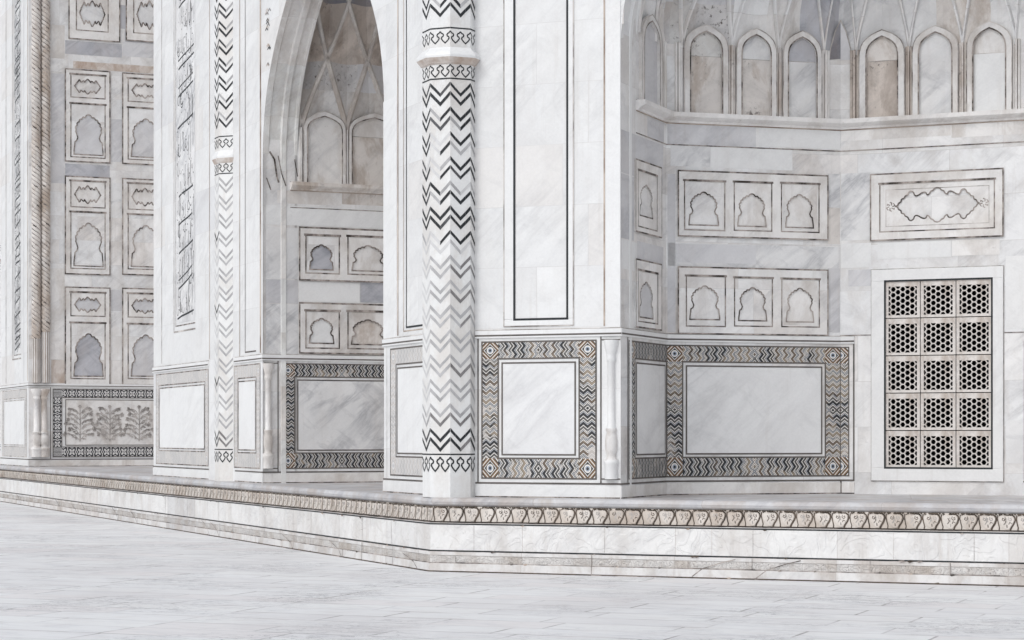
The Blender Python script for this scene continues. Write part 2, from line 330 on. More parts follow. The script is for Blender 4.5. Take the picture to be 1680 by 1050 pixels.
class Wall:
    """A vertical plane: origin (x, y), unit direction to increasing s, outward normal."""
    def __init__(w, o, d, n=None):
        w.o = Vector(o); w.d = Vector(d).normalized()
        n1 = Vector((w.d.y, -w.d.x))
        if n is None: n = n1 if n1.y < 0 or (n1.y == 0) else -n1
        w.n = n
    def P(w, s, z, off=0.0):
        q = w.o + w.d*s + w.n*off
        return Vector((q.x, q.y, z))
    def S(w, px):
        t = (px-840.0)/FPX
        return (t*w.o.y - w.o.x)/(w.d.x - t*w.d.y)
    def Z(w, px, py):
        Y = (w.o + w.d*w.S(px)).y
        return EYE - (py-HORIZON)*Y/FPX
    def R(w, x0, x1, yt, yb, xr=None):
        xr = x0 if xr is None else xr
        return w.S(x0), w.S(x1), w.Z(xr, yb), w.Z(xr, yt)
    def ordr(w, pts):   # orient so the front faces outward
        a = sum(pts[i][0]*pts[(i+1) % len(pts)][1]-pts[(i+1) % len(pts)][0]*pts[i][1] for i in range(len(pts)))
        c = Vector((w.d.x, w.d.y, 0)).cross(Vector((0, 0, 1)))
        s = 1 if c.x*w.n.x + c.y*w.n.y > 0 else -1
        return pts if a*s > 0 else pts[::-1]
    def poly(w, mb, pts, off, mat, uvs=None):
        p = pts if uvs else w.ordr(pts)
        mb.face([w.P(s, z, off) for s, z in p], mat, uvs or [(s, z) for s, z in p])
    def rect(w, mb, s0, s1, z0, z1, off, mat, uvs=None):
        w.poly(mb, [(s0, z0), (s1, z0), (s1, z1), (s0, z1)], off, mat, uvs)
    def box(w, mb, s0, s1, z0, z1, o0, o1, mat, bev=0.0):
        if s0 > s1: s0, s1 = s1, s0
        b = min(bev, (s1-s0)/3, (z1-z0)/3)
        A = [(s0, z0), (s1, z0), (s1, z1), (s0, z1)]
        B = [(s0+b, z0+b), (s1-b, z0+b), (s1-b, z1-b), (s0+b, z1-b)]
        w.poly(mb, B, o1, mat)
        for i in range(4):
            a, c = A[i], A[(i+1) % 4]; d, e = B[(i+1) % 4], B[i]
            if b:
                mb.face([w.P(*a, o1-b), w.P(*c, o1-b), w.P(*d, o1), w.P(*e, o1)], mat, [a, c, d, e])
            mb.face([w.P(*a, o0), w.P(*c, o0), w.P(*c, o1-b), w.P(*a, o1-b)], mat, [a, c, (c[0]+o1, c[1]+o1), (a[0]+o1, a[1]+o1)])
    def ring(w, mb, R, r, o0, o1, mat, bev=0.0):
        """bars between outer rect R and inner rect r (s0,s1,z0,z1)"""
        S0, S1, Z0, Z1 = R; s0, s1, z0, z1 = r
        w.box(mb, S0, S1, z1, Z1, o0, o1, mat, bev); w.box(mb, S0, S1, Z0, z0, o0, o1, mat, bev)
        w.box(mb, S0, s0, z0, z1, o0, o1, mat, bev); w.box(mb, s1, S1, z0, z1, o0, o1, mat, bev)
    def line(w, mb, pts, wd, off, mat, closed=False, thick=0.0):
        n = len(pts); L = []; Rr = []
        for i in range(n):
            p = Vector(pts[i])
            a = Vector(pts[i-1]) if (i > 0 or closed) else None
            b = Vector(pts[(i+1) % n]) if (i < n-1 or closed) else None
            d1 = (p-a).normalized() if a is not None and (p-a).length > 1e-9 else None
            d2 = (b-p).normalized() if b is not None and (b-p).length > 1e-9 else None
            d1 = d1 or d2; d2 = d2 or d1
            n1 = Vector((-d1.y, d1.x)); n2 = Vector((-d2.y, d2.x)); m = (n1+n2)
            m = m.normalized() if m.length > 1e-6 else n1
            k = min(1.0/max(0.35, m.dot(n1)), 2.2)
            L.append(p+m*wd*0.5*k); Rr.append(p-m*wd*0.5*k)
        rng = range(n) if closed else range(n-1)
        for i in rng:
            j = (i+1) % n
            w.poly(mb, [tuple(Rr[i]), tuple(Rr[j]), tuple(L[j]), tuple(L[i])], off, mat)
            if thick:
                for q in (L, Rr):
                    mb.face([w.P(*q[i], off-thick), w.P(*q[j], off-thick), w.P(*q[j], off), w.P(*q[i], off)], mat)
    def outline(w, mb, R, wd, off, mat, sides='LRTB'):
        s0, s1, z0, z1 = R; h = wd/2
        ww = wd
        # widths are kept equal in the world; mitred by butting
        if 'T' in sides: w.rect(mb, s0-h, s1+h, z1-h, z1+h, off, mat)
        if 'B' in sides: w.rect(mb, s0-h, s1+h, z0-h, z0+h, off, mat)
        zt = z1-h if 'T' in sides else z1; zb = z0+h if 'B' in sides else z0
        if 'L' in sides: w.rect(mb, s0-h, s0+h, zb, zt, off, mat)
        if 'R' in sides: w.rect(mb, s1-h, s1+h, zb, zt, off, mat)
    def prism(w, mb, outer, holes, o0, o1, mat, side=None):
        loops = [[Vector((a, b, 0)) for a, b in outer]] + [[Vector((a, b, 0)) for a, b in h] for h in holes]
        flatp = [p for lp in loops for p in lp]
        for t in tessellate_polygon(loops):
            q = [(flatp[i].x, flatp[i].y) for i in t]
            w.poly(mb, q, o1, mat)
        for lp in loops:
            for i in range(len(lp)):
                a, b = lp[i], lp[(i+1) % len(lp)]
                mb.face([w.P(a.x, a.y, o0), w.P(b.x, b.y, o0), w.P(b.x, b.y, o1), w.P(a.x, a.y, o1)], side or mat, [(a.x, a.y), (b.x, b.y), (b.x, b.y+.02), (a.x, a.y+.02)])

# ------------------------------------------------------------------ plan of the building
K = Vector((-0.797, 27.746))                  # the chamfered corner
uL = Vector((-0.394, 0.919)).normalized(); uR = Vector((0.9285, -0.3714)).normalized()
nL = Vector((-uL.y, uL.x)); nR = Vector((uR.y, -uR.x))     # outward
if nL.y > 0: nL = -nL
if nR.y > 0: nR = -nR
FL = Wall(K, uL, nL); FR = Wall(K, uR, nR)
ZB = 0.9474          # top of the plinth
LV = dict(ledge=3.108, L4=3.031, bt=2.949, bit=2.731, lit=2.676, lib=1.498, bib=1.451, bb=1.194, L1=1.132)
TOP = 21.0
# openings on the left facade and on the chamfer
A0, A1 = 2.56, FL.S(431)
B0, B1 = FL.S(252), FL.S(47)
E0 = FR.S(1018.3)
Pc = FR.P(E0, 0); J3 = Wall((Pc.x, Pc.y), -nR, uR)                      # jamb of the right niche
# niche walls of the right recess
D_start = Vector((0.0723*28.5, 28.5)); D_end = Vector((0.154*29.2, 29.2))
J3 = Wall((Pc.x, Pc.y), D_start-Vector((Pc.x, Pc.y)), Vector((0.93, -0.37)).normalized())
DG = Wall(D_start, D_end-D_start)
BK = Wall(D_end, Vector((1, -0.42)))
LJ = (D_start-Vector((Pc.x, Pc.y))).length; LD = (D_end-D_start).length
BKL = BK.S(1702)
# jambs on the left facade: perpendicular to it
Pa = FL.P(A1, 0); J1 = Wall((Pa.x, Pa.y), -nL)
Pb = FL.P(B1, 0); J2 = Wall((Pb.x, Pb.y), -nL)

mausoleum = bpy.data.objects.new("marble_mausoleum", None); scene.collection.objects.link(mausoleum)
mausoleum.location = (K.x, K.y, ZB); PW[mausoleum.name] = Matrix.Translation(mausoleum.location)
mausoleum['label'] = "white marble mausoleum facade with black chevron columns, arched niches and inlaid dado panels"
mausoleum['category'] = "building"

def mir(w, a):  # spare
    return a

# ------------------------------------------------------------------ arches
ARCH = [(1, 0), (.992, .09), (.975, .18), (.945, .28), (.90, .38), (.84, .475), (.77, .565), (.68, .66), (.55, .78), (.40, .895), (.2, 1.03), (0, 1.15)]
def arch_curve(s0, s1, zs):
    c = (s0+s1)/2; w = (s1-s0)/2
    left = [(c-w*u, zs+w*v) for u, v in ARCH]
    return left + [(2*c-s, z) for s, z in left[-2::-1]]
def facade_with_arch(mb, w, s0, s1, zs, top, mat):
    cv = arch_curve(s0, s1, zs)
    for (a, za), (b, zb) in zip(cv[:-1], cv[1:]):
        w.poly(mb, [(a, za), (b, zb), (b, top), (a, top)], 0, mat)
    return cv
def reveal(mb, w, cv, z0, depth, mat):
    pts = [(cv[0][0], z0)] + cv + [(cv[-1][0], z0)]
    s = 0
    # moulded soffit: offsets (depth from face, set-back from the opening)
    prof = [(0, 0), (.10, 0), (.12, .02), (.30, .02), (.32, -.015), (.40, -.015), (.42, .02), (depth-.06, .02), (depth-.04, 0), (depth, 0)]
    c = (cv[0][0]+cv[-1][0])/2
    for (a, za), (b, zb) in zip(pts[:-1], pts[1:]):
        ln = math.hypot(b-a, zb-za)
        for (d0, e0), (d1, e1) in zip(prof[:-1], prof[1:]):
            def q(s_, z_, d, e):
                k = 1 if s_ > c else -1
                if abs(s_-c) < 1e-6: k = 0
                return w.P(s_+k*e, z_ + (e if z_ > cv[0][1] else 0), -d)
            mb.face([q(a, za, d0, e0), q(b, zb, d0, e0), q(b, zb, d1, e1), q(a, za, d1, e1)], mat, [(d0, s), (d0, s+ln), (d1, s+ln), (d1, s)])
        s += ln

ZS_L, ZS_R = 6.45, 6.75
E1 = E0 + 6.8
mb = MB()
FL.rect(mb, 0, A0, ZB, TOP, 0, "marble_white")
facade_with_arch(mb, FL, A0, A1, ZS_L, TOP, "marble_white")
FL.rect(mb, A1, B0, ZB, TOP, 0, "marble_white")
FL.rect(mb, B1, B1+6.5, ZB, TOP, 0, "marble_white")
FL.rect(mb, B0, B1, 19.5, TOP, 0, "marble_white")
mb.build("facade_wall", mausoleum, "white marble facade receding to the left with two deep arched openings")
mb = MB()
FR.rect(mb, 0, E0, ZB, TOP, 0, "marble_white")
facade_with_arch(mb, FR, E0, E1, ZS_R, TOP, "marble_white")
FR.rect(mb, E1, E1+3, ZB, TOP, 0, "marble_white")
mb.build("facade_wall", mausoleum, "pale marble corner facade between the chevron column and the window niche")

# ------------------------------------------------------------------ recess perimeters
class Perimeter:
    def __init__(s, pts):
        s.p = [Vector(p) for p in pts]; s.l = [0]
        for a, b in zip(s.p[:-1], s.p[1:]): s.l.append(s.l[-1]+(b-a).length)
    def at(s, a):
        for i in range(len(s.p)-1):
            if a <= s.l[i+1] or i == len(s.p)-2:
                t = (a-s.l[i])/(s.l[i+1]-s.l[i]); return s.p[i].lerp(s.p[i+1], t)
# right niche
r_end = BK.P(BKL, 0); r2 = Vector((r_end.x, r_end.y))
diag2 = uR*0.75 + nR*0.66
r3 = r2 + diag2.normalized()*LD
Pe = FR.P(E1, 0); pe = Vector((Pe.x, Pe.y))
PR = Perimeter([(Pc.x, Pc.y), D_start, D_end, r2, r3, pe])
# left small iwan (same form, mostly hidden): jamb, diagonal, back, diagonal, jamb
pa = Vector((Pa.x, Pa.y)); Pz = FL.P(A0, 0); pz = Vector((Pz.x, Pz.y))
jl = 2.45
a1 = pa - nL*jl; a2 = a1 + (-uL - nL).normalized()*2.0; a4 = pz - nL*jl; a3 = a4 + (uL - nL).normalized()*2.0
PA = Perimeter([pa, a1, a2, a3, a4, pz])
# great iwan
pb = Vector((Pb.x, Pb.y)); Pq = FL.P(B0, 0); pq = Vector((Pq.x, Pq.y))
PBm = Perimeter([pb, pb-nL*5.5, pq-nL*5.5, pq])

def perimeter_walls(mb, per, z0, z1, mat, skip=()):
    for i in range(len(per.p)-1):
        if i in skip: continue
        a, b = per.p[i], per.p[i+1]; L = per.l[i]; M = per.l[i+1]
        mb.face([(a.x, a.y, z0), (b.x, b.y, z0), (b.x, b.y, z1), (a.x, a.y, z1)], mat, [(L, z0), (M, z0), (M, z1), (L, z1)])

def vault(per, q_feet, zv, ztop, hh, centre, mats, name, label, kpow=1.7, rib_mat="marble_panel", disp=0.13, wfac=0.8):
    """netted vault growing inward above the blind arches"""
    feet = sorted(q_feet); L = per.l[-1]
    sp = sum(b-a for a, b in zip(feet[:-1], feet[1:]))/(len(feet)-1)
    while feet[0]-sp > 0: feet.insert(0, feet[0]-sp)
    while feet[-1]+sp < L: feet.append(feet[-1]+sp)
    feet = [max(0, feet[0]-sp)] + feet + [min(L, feet[-1]+sp)]
    if feet[0] == feet[1]: feet.pop(0)
    if feet[-1] == feet[-2]: feet.pop()
    def a_of(q):
        i = int(max(0, min(len(feet)-2, math.floor(q)))); return feet[i]+(feet[i+1]-feet[i])*(q-i)
    nq = len(feet)-1
    g = lambda z: 0.5*(max(0, (z-zv))/hh)**1.25
    def pos(q, z, lift=0.0, dd=True):
        q = max(0, min(nq, q)); a = a_of(q); p = per.at(a)
        k = (max(0, (z-zv))/(ztop-zv))**kpow
        d = disp*abs(math.sin(math.pi*(q+g(z))))*abs(math.sin(math.pi*(q-g(z))))*min(1, (z-zv)/0.5) if dd else 0
        dirc = (centre-p); ln = dirc.length
        r = p + dirc*k - dirc/ln*(d - lift)
        return Vector((r.x, r.y, z))
    mb = MB(); NQ = nq*8; NZ = int((ztop-zv)/0.11)
    dz = (ztop-zv)/NZ
    for j in range(NZ):
        z0 = zv+dz*j; z1 = z0+dz
        for i in range(NQ):
            q0 = i/8; q1 = (i+1)/8
            mat = mats(a_of((q0+q1)/2), (z0+z1)/2)
            mb.face([pos(q0, z0), pos(q1, z0), pos(q1, z1), pos(q0, z1)], mat, [(a_of(q0), z0), (a_of(q1), z0), (a_of(q1), z1), (a_of(q0), z1)])
    vo = mb.build(name, mausoleum, label)
    rb = MB()
    for i in range(len(feet)):
        for sg in (-1, 1):
            pts = []
            z = zv-0.05
            while z < ztop-0.3:
                q = i+sg*g(z)
                if q < 0 or q > nq: break
                pts.append((q, z)); z += 0.1
            for (qa, za), (qb, zb) in zip(pts[:-1], pts[1:]):
                w = 0.028*wfac/0.8
                da = w/sp
                A = [pos(qa-da, za, 0.0, False), pos(qa-da*.5, za, 0.035, False), pos(qa+da*.5, za, 0.035, False), pos(qa+da, za, 0.0, False)]
                B = [pos(qb-da, zb, 0.0, False), pos(qb-da*.5, zb, 0.035, False), pos(qb+da*.5, zb, 0.035, False), pos(qb+da, zb, 0.0, False)]
                for t in range(3):
                    rb.face([A[t], A[t+1], B[t+1], B[t]], rib_mat)
    rb.build("vault_rib", vo)
    return vo

# ---- right niche body
cR = (Vector((Pc.x, Pc.y))+pe)/2 - nR*0.6
ZV = 6.98
RJ = LJ + 0.0
feetR = [RJ + DG.S(x) for x in (1118, 1200, 1277, 1352)] + [RJ + LD + BK.S(x) for x in (1404, 1491.5, 1579.5, 1667)]
feetR += [RJ + 2*LD + BKL - DG.S(x) for x in (1352, 1277, 1200, 1118)]
def matR(a, z):
    s = a-RJ
    x1315, x1378 = DG.S(1316), LD
    if x1315 < s < x1378 and z < 7.75: return "marble_grey"
    s2 = s-LD
    if 0 <= s2 < BK.S(1436) : return "marble_veined"
    if BK.S(1536) < s2 < BK.S(1618): return "marble_beige" if z < 7.9 else "marble_frame"
    if DG.S(1262) < s < x1315: return "marble_panel"
    if DG.S(1100) < s < DG.S(1132) and z < 7.6: return "marble_lichen"
    if 0 < s < DG.S(1200): return "marble_speckled" if z < 7.5 else "marble_pale_grey"
    return "marble_veined" if s2 > 0 else "marble_niche"
mb = MB(); perimeter_walls(mb, PR, ZB, ZV, "marble_niche", skip=(2,))
gx = BK.R(1452.5, 1628, 461.5, 767.5); oo = LJ+LD
for a_, b_, c_, d_ in ((0, gx[0], ZB, ZV), (gx[1], BKL, ZB, ZV), (gx[0], gx[1], ZB, gx[2]), (gx[0], gx[1], gx[3], ZV)):
    BK.rect(mb, a_, b_, c_, d_, 0, "marble_niche", [(a_+oo, c_), (b_+oo, c_), (b_+oo, d_), (a_+oo, d_)])
for q_ in (0, 1):
    BK_s = gx[q_]; mb.face([BK.P(BK_s, gx[2], 0), BK.P(BK_s, gx[3], 0), BK.P(BK_s, gx[3], -.25), BK.P(BK_s, gx[2], -.25)], "marble_niche")
    BK_z = gx[2+q_]; mb.face([BK.P(gx[0], BK_z, 0), BK.P(gx[1], BK_z, 0), BK.P(gx[1], BK_z, -.25), BK.P(gx[0], BK_z, -.25)], "marble_niche")
rn = mb.build("niche_wall", mausoleum, "grey white marble recess wall in three facets around the pierced window")
vault(PR, feetR, ZV, 11.2, 1.5, cR, matR, "niche_vault", "ribbed marble vault above the blind arches of the window niche", kpow=1.8, rib_mat="marble_niche", wfac=.6)
mb = MB(); cv = arch_curve(E0, E1, ZS_R); reveal(mb, FR, cv, ZB, 0.62, "marble_plain")
mb.build("arch_reveal", mausoleum, "plain moulded reveal of the arch over the window niche")

# ---- left small iwan body
cA = (pa+pz)/2 - nL*0.6
feetA = [J1.S(x) for x in (494, 568.5)]
feetA += [feetA[-1] + (feetA[1]-feetA[0])]
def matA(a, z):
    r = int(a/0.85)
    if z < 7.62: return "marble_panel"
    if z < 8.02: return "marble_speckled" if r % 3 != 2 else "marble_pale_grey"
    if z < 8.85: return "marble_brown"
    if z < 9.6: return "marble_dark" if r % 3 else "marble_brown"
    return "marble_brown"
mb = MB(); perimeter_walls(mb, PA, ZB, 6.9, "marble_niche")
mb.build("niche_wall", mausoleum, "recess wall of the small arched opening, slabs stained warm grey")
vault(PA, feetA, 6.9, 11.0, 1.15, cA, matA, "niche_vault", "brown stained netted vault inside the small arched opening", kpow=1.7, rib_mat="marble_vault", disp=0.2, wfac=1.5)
mb = MB(); cvA = arch_curve(A0, A1, ZS_L); reveal(mb, FL, cvA, ZB, 0.60, "marble_soffit")
mb.build("arch_reveal", mausoleum, "weathered moulded reveal of the small arched opening")
mb = MB()
for pts, wd in (([(441, 249), (449, 262), (453, 290), (456, 300)], .03), ([(455, 256), (461, 286), (468, 306)], .018), ([(482, 262), (487, 290)], .018), ([(436, 292), (443, 312)], .02)):
    J1.line(mb, [(J1.S(a), J1.Z(a, b_)) for a, b_ in pts], wd, .045, "groove_dark")
mb.build("dark_crack", mausoleum, "dark cracks at the foot of the small arch reveal")
# ---- great iwan body
mb = MB(); perimeter_walls(mb, PBm, ZB, 19.5, "marble_niche")
mb.build("niche_wall", mausoleum, "far recess wall with stacked framed panels beside the cable moulding")

for per_, z_ in ((PR, 11.2), (PA, 11.0), (PBm, 19.5)):
    mb = MB(); mb.face([(p.x, p.y, z_) for p in per_.p], "marble_niche"); mb.build("niche_ceiling", mausoleum)

# ------------------------------------------------------------------ plain slabs of other tone let into the walls
_so = [0.0012]
def slab(w, x0, x1, yt, yb, mat, xr=None):
    _so[0] = 0.0012 + (_so[0]-0.0012+0.0004) % 0.0024
    s0, s1, z0, z1 = w.R(x0, x1, yt, yb, xr)
    m_ = MB(); w.rect(m_, s0, s1, z0, z1, _so[0], mat); m_.build("toned_slab", mausoleum)
for a in [(J3, 1019, 1088, 212, 282, "marble_pale_grey"), (J3, 1019, 1040, 284, 390, "marble_pale_grey"), (J3, 1062, 1089, 190, 225, "marble_pale_grey"),
          (J3, 1019, 1046, 392, 440, "marble_plain"), (J3, 1045, 1088, 395, 432, "marble_pale_grey"), (J3, 1019, 1089, 796, 817, "marble_pale_grey", 1019),
          (DG, 1095, 1240, 202, 236, "marble_pale_grey"), (DG, 1245, 1378, 205, 240, "marble_plain"), (DG, 1100, 1165, 238, 272, "marble_veined"),
          (DG, 1166, 1300, 240, 275, "marble_plain"), (DG, 1358, 1378, 285, 340, "marble_veined"), (DG, 1358, 1378, 341, 400, "marble_beige"), (DG, 1092, 1110, 396, 440, "marble_plain"), (DG, 1095, 1108, 285, 545, "marble_pale_grey"),
          (DG, 1108, 1240, 400, 430, "marble_pale_grey"), (DG, 1358, 1378, 440, 545, "marble_pale_grey"), (DG, 1093, 1190, 795, 806, "marble_grey"),
          (DG, 1190, 1250, 795, 806, "marble_pale_grey"), (DG, 1250, 1378, 794, 805, "marble_grey"), (DG, 1096, 1376, 398, 436, "marble_veined"),
          (BK, 1380, 1428, 285, 395, "marble_veined"), (BK, 1380, 1429, 400, 440, "marble_plain"), (BK, 1392, 1429, 443, 470, "marble_pale_grey"),
          (BK, 1380, 1560, 203, 232, "marble_frame"), (BK, 1561, 1700, 192, 226, "marble_panel"), (BK, 1650, 1700, 690, 760, "marble_veined"), (BK, 1650, 1700, 420, 540, "marble_plain"),
          (BK, 1440, 1560, 398, 425, "marble_plain"), (BK, 1562, 1640, 394, 420, "marble_frame"),
          (J1, 436, 489, 458, 497, "marble_pale_grey"), (J1, 436, 489, 372, 456, "marble_veined"), (J1, 436, 489, 498, 580, "marble_veined"), (J1, 490, 590, 462, 495, "marble_plain"),
          (J1, 591, 660, 462, 496, "marble_grey"), (J1, 436, 660, 336, 368, "marble_plain"), (J1, 455, 560, 312, 333, "marble_frame"), (J1, 561, 660, 314, 335, "marble_beige"),
          (J1, 436, 660, 777, 790, "marble_panel", 436),
          (J2, 84, 106, 120, 300, "marble_pale_grey"), (J2, 107, 200, 66, 88, "marble_grey"), (J2, 201, 300, 68, 92, "marble_pale_grey"), (J2, 107, 180, 268, 288, "marble_grey"),
          (J2, 84, 106, 40, 95, "marble_frame"), (J2, 181, 201, 195, 265, "marble_pale_grey"), (J2, 181, 201, 300, 330, "marble_veined"), (J2, 84, 106, 440, 560, "marble_frame"),
          (J2, 120, 300, 100, 112, "marble_rust"), (J2, 174, 202, 475, 510, "marble_pale_grey"), (J2, 84, 106, 590, 632, "marble_rust"),
          (J2, 84, 300, 742, 764, "marble_pale_grey")]:
    slab(*a)


# ------------------------------------------------------------------ dado panels
def border_band(mb, w, r, q, off, mat, ros):
    """chevron band between outer rect r and inner rect q, with square corner rosettes"""
    S0, S1, Z0, Z1 = r; s0, s1, z0, z1 = q; cs = (s0+s1)/2; cz = (z0+z1)/2
    def ros_q(a, b, c, d): w.rect(mb, a, b, c, d, off, ros, [(-1, -1), (1, -1), (1, 1), (-1, 1)])
    for c, d in ((Z0, z0), (z1, Z1)):
        w.rect(mb, s0, s1, c, d, off, mat, [(s0-cs, 0), (s1-cs, 0), (s1-cs, 1), (s0-cs, 1)])
        if S0 < s0: ros_q(S0, s0, c, d)
        if s1 < S1: ros_q(s1, S1, c, d)
    for a, b in ((S0, s0), (s1, S1)):
        if b-a > 1e-4: w.rect(mb, a, b, z0, z1, off, mat, [(z0-cz, 0), (z0-cz, 1), (z1-cz, 1), (z1-cz, 0)])
BW = 0.226
def dado(w, S0, S1, name_label, bandL=True, bandR=True, mat="chevron_inlay", ros="rosette_inlay", lines=True, field="marble_field", line_l=True, line_r=True, lmat="frame_line", l0=None, l1=None, sep=0.055):
    """S0..S1 = outer limits of the chevron border"""
    lw = 0.020
    mb = MB()
    q0 = S0 + (BW if bandL else 0); q1 = S1 - (BW if bandR else 0)
    fi0 = q0 + sep; fi1 = q1 - sep
    w.rect(mb, fi0, fi1, LV['lib'], LV['lit'], 0.0035, field)
    po = mb.build("dado_panel", mausoleum, name_label)
    b = MB()
    border_band(b, w, (S0, S1, LV['bb'], LV['bt']), (q0, q1, LV['bib'], LV['bit']), 0.004, mat, ros)
    b.build("chevron_border", po)
    b = MB(); o = 0.006
    w.outline(b, (S0, S1, LV['bb'], LV['bt']), lw, o, lmat, 'TB' + ('L' if bandL else '') + ('R' if bandR else ''))
    w.outline(b, (q0, q1, LV['bib'], LV['bit']), lw, o+.0005, lmat)
    w.outline(b, (fi0, fi1, LV['lib'], LV['lit']), lw, o+.001, lmat)
    b.build("inlaid_line", po)
    return po
def dado_rails(mb, w, s0, s1, mat="frame_line", ledge=True, vert=()):
    lw = 0.022
    w.rect(mb, s0, s1, LV['L4']-lw/2, LV['L4']+lw/2, 0.0262, mat)
    w.rect(mb, s0, s1, LV['L1']-lw/2, LV['L1']+lw/2, 0.0062, mat)
def rails_for(w, s0, s1, mat="frame_line"):
    rails = MB(); ledge = MB()
    dado_rails(rails, w, s0, s1, mat)
    # the shallow moulded rail on top of the dado and the base course
    w.box(ledge, s0, s1, LV['L4']-0.035, LV['ledge']-0.012, 0, 0.025, "marble_plain", 0.006)
    w.box(ledge, s0, s1, LV['ledge']-0.009, LV['ledge'], 0, 0.012, "groove_soft")
    w.box(ledge, s0, s1, ZB, LV['L1']-0.025, 0, 0.012, "marble_plain" if w in (FR, FL) else "marble_frame", 0.004)
    w.rect(ledge, s0, s1, ZB-0.001, ZB+0.016, 0.0128, "groove_dark")
    lo_ = ledge.build("dado_rail", mausoleum); rails.build("inlaid_line", lo_)
rails_for(FR, 0.35, E0+0.02); rails_for(J3, -0.02, LJ); rails_for(DG, 0, LD); 
bs1 = BK.S(1402)
rails_for(BK, 0, bs1)
rails_for(FL, 0.35, A0+0.02); rails_for(FL, A1-0.02, FL.S(386)); rails_for(FL, FL.S(343), B0+0.02); rails_for(FL, B1-0.02, B1+4.2)
rails_for(J1, -0.02, jl); rails_for(J2, -0.02, 5.5)
# right facade panel
dado(FR, FR.S(791), FR.S(978), "square dado panel with crisp chevron border between corner column and niche")
v = MB()
for x in (784.5, 986): FR.rect(v, FR.S(x)-.009, FR.S(x)+.009, LV['L1']+.009, LV['L4']-.036, 0.0062, "frame_line")
for x in (1029.5,): J3.rect(v, J3.S(x)-.009, J3.S(x)+.009, LV['L1']+.009, LV['L4']-.036, 0.0062, "frame_line")
for w_, x0, x1 in ((FR, 986, 1018), (J1, 433, 456)):
    s0, s1 = w_.S(x0), w_.S(x1)
    for z in (LV['bt']+.005, LV['bb']+.0): w_.rect(v, s0, s1, z-.008, z+.008, 0.0062, "frame_line")
J1.rect(v, J1.S(456)-.009, J1.S(456)+.009, LV['L1']+.009, LV['L4']-.036, 0.0062, "frame_line")
J2.rect(v, J2.S(83)-.009, J2.S(83)+.009, LV['L1']+.009, LV['L4']-.036, 0.0062, "frame_line")
FL.rect(v, FL.S(635)-.005, FL.S(635)+.005, LV['L1']+.009, LV['L4']-.036, 0.0062, "groove_soft")
# back wall end of the wrapped frame
BK.rect(v, bs1-.02, bs1, LV['L1']+.009, LV['L4']-.036, 0.0062, "frame_line")
# small joints beside the window
for x0, x1, y in ((1378, 1430, 550.5), (1648, 1700, 545.5)):
    BK.rect(v, BK.S(x0), BK.S(x1), BK.Z(x0, y)-.006, BK.Z(x0, y)+.006, 0.004, "groove_dark")
BK.rect(v, BK.S(1380)-.01, BK.S(1380)+.01, ZB, LV['L1'], 0.0135, "groove_dark")
BK.rect(v, BK.S(1680.5)-.005, BK.S(1680.5)+.005, LV['L1'], BK.Z(1679, 560), 0.005, "frame_line")
BK.rect(v, BK.S(1679), BKL, LV['L1']-.009, LV['L1']+.009, 0.005, "frame_line")
# jamb, diagonal and folded corner bands
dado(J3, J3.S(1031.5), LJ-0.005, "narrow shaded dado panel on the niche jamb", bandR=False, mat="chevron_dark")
dd = dado(DG, 0.005, LD-0.002, "wide dado panel with chevron border on the angled niche wall")
b = MB()
# the border turns the corner on to the back wall
s0, s1 = 0.0, BK.S(1392.5)
cz = (LV['bib']+LV['bit'])/2
BK.rect(b, s0, s1, LV['bib'], LV['bit'], 0.004, "chevron_inlay", [(LV['bib']-cz, 0), (LV['bib']-cz, .5), (LV['bit']-cz, .5), (LV['bit']-cz, 0)])
for z0, z1 in ((LV['bb'], LV['bib']), (LV['bit'], LV['bt'])): BK.rect(b, s0, s1, z0, z1, 0.004, "rosette_inlay", [(0, -1), (1, -1), (1, 1), (0, 1)])
BK.outline(b, (s0, s1, LV['bb'], LV['bt']), .016, .006, "frame_line", 'RTB')
b.build("chevron_border", dd)
# left facade panels, overexposure painted in as paler border inlay
dado(FL, 0.30, FL.S(641), "dado panel with chevron border paled by painted glare left of the corner column", mat="chevron_glare", ros="rosette_glare", field="marble_plain")
dado(FL, FL.S(427), FL.S(384.5), "narrow glare-paled dado panel right of the slender chevron column", mat="chevron_glare", ros="rosette_glare", field="marble_plain", lmat="groove_dark", bandL=True)
dado(FL, FL.S(342), FL.S(256.5), "glare-paled dado panel left of the slender chevron column", mat="chevron_glare", ros="rosette_glare", field="marble_plain", lmat="groove_dark")
dado(FL, B1+0.25, FL.S(4), "faint glare-paled dado panel on the farthest pier", mat="chevron_glare", ros="rosette_glare", field="marble_plain", lmat="groove_soft")
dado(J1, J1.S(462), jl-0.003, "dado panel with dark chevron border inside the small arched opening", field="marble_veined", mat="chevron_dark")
# carved flower dado in the great iwan
lat = dado(J2, J2.S(87), J2.S(330), "carved flower dado panel with black and white lattice border", mat="lattice_inlay", ros="lattice_inlay", field="marble_panel", sep=0.10)
v.build("inlaid_line", mausoleum, "black and brown upright lines between the dado panels")

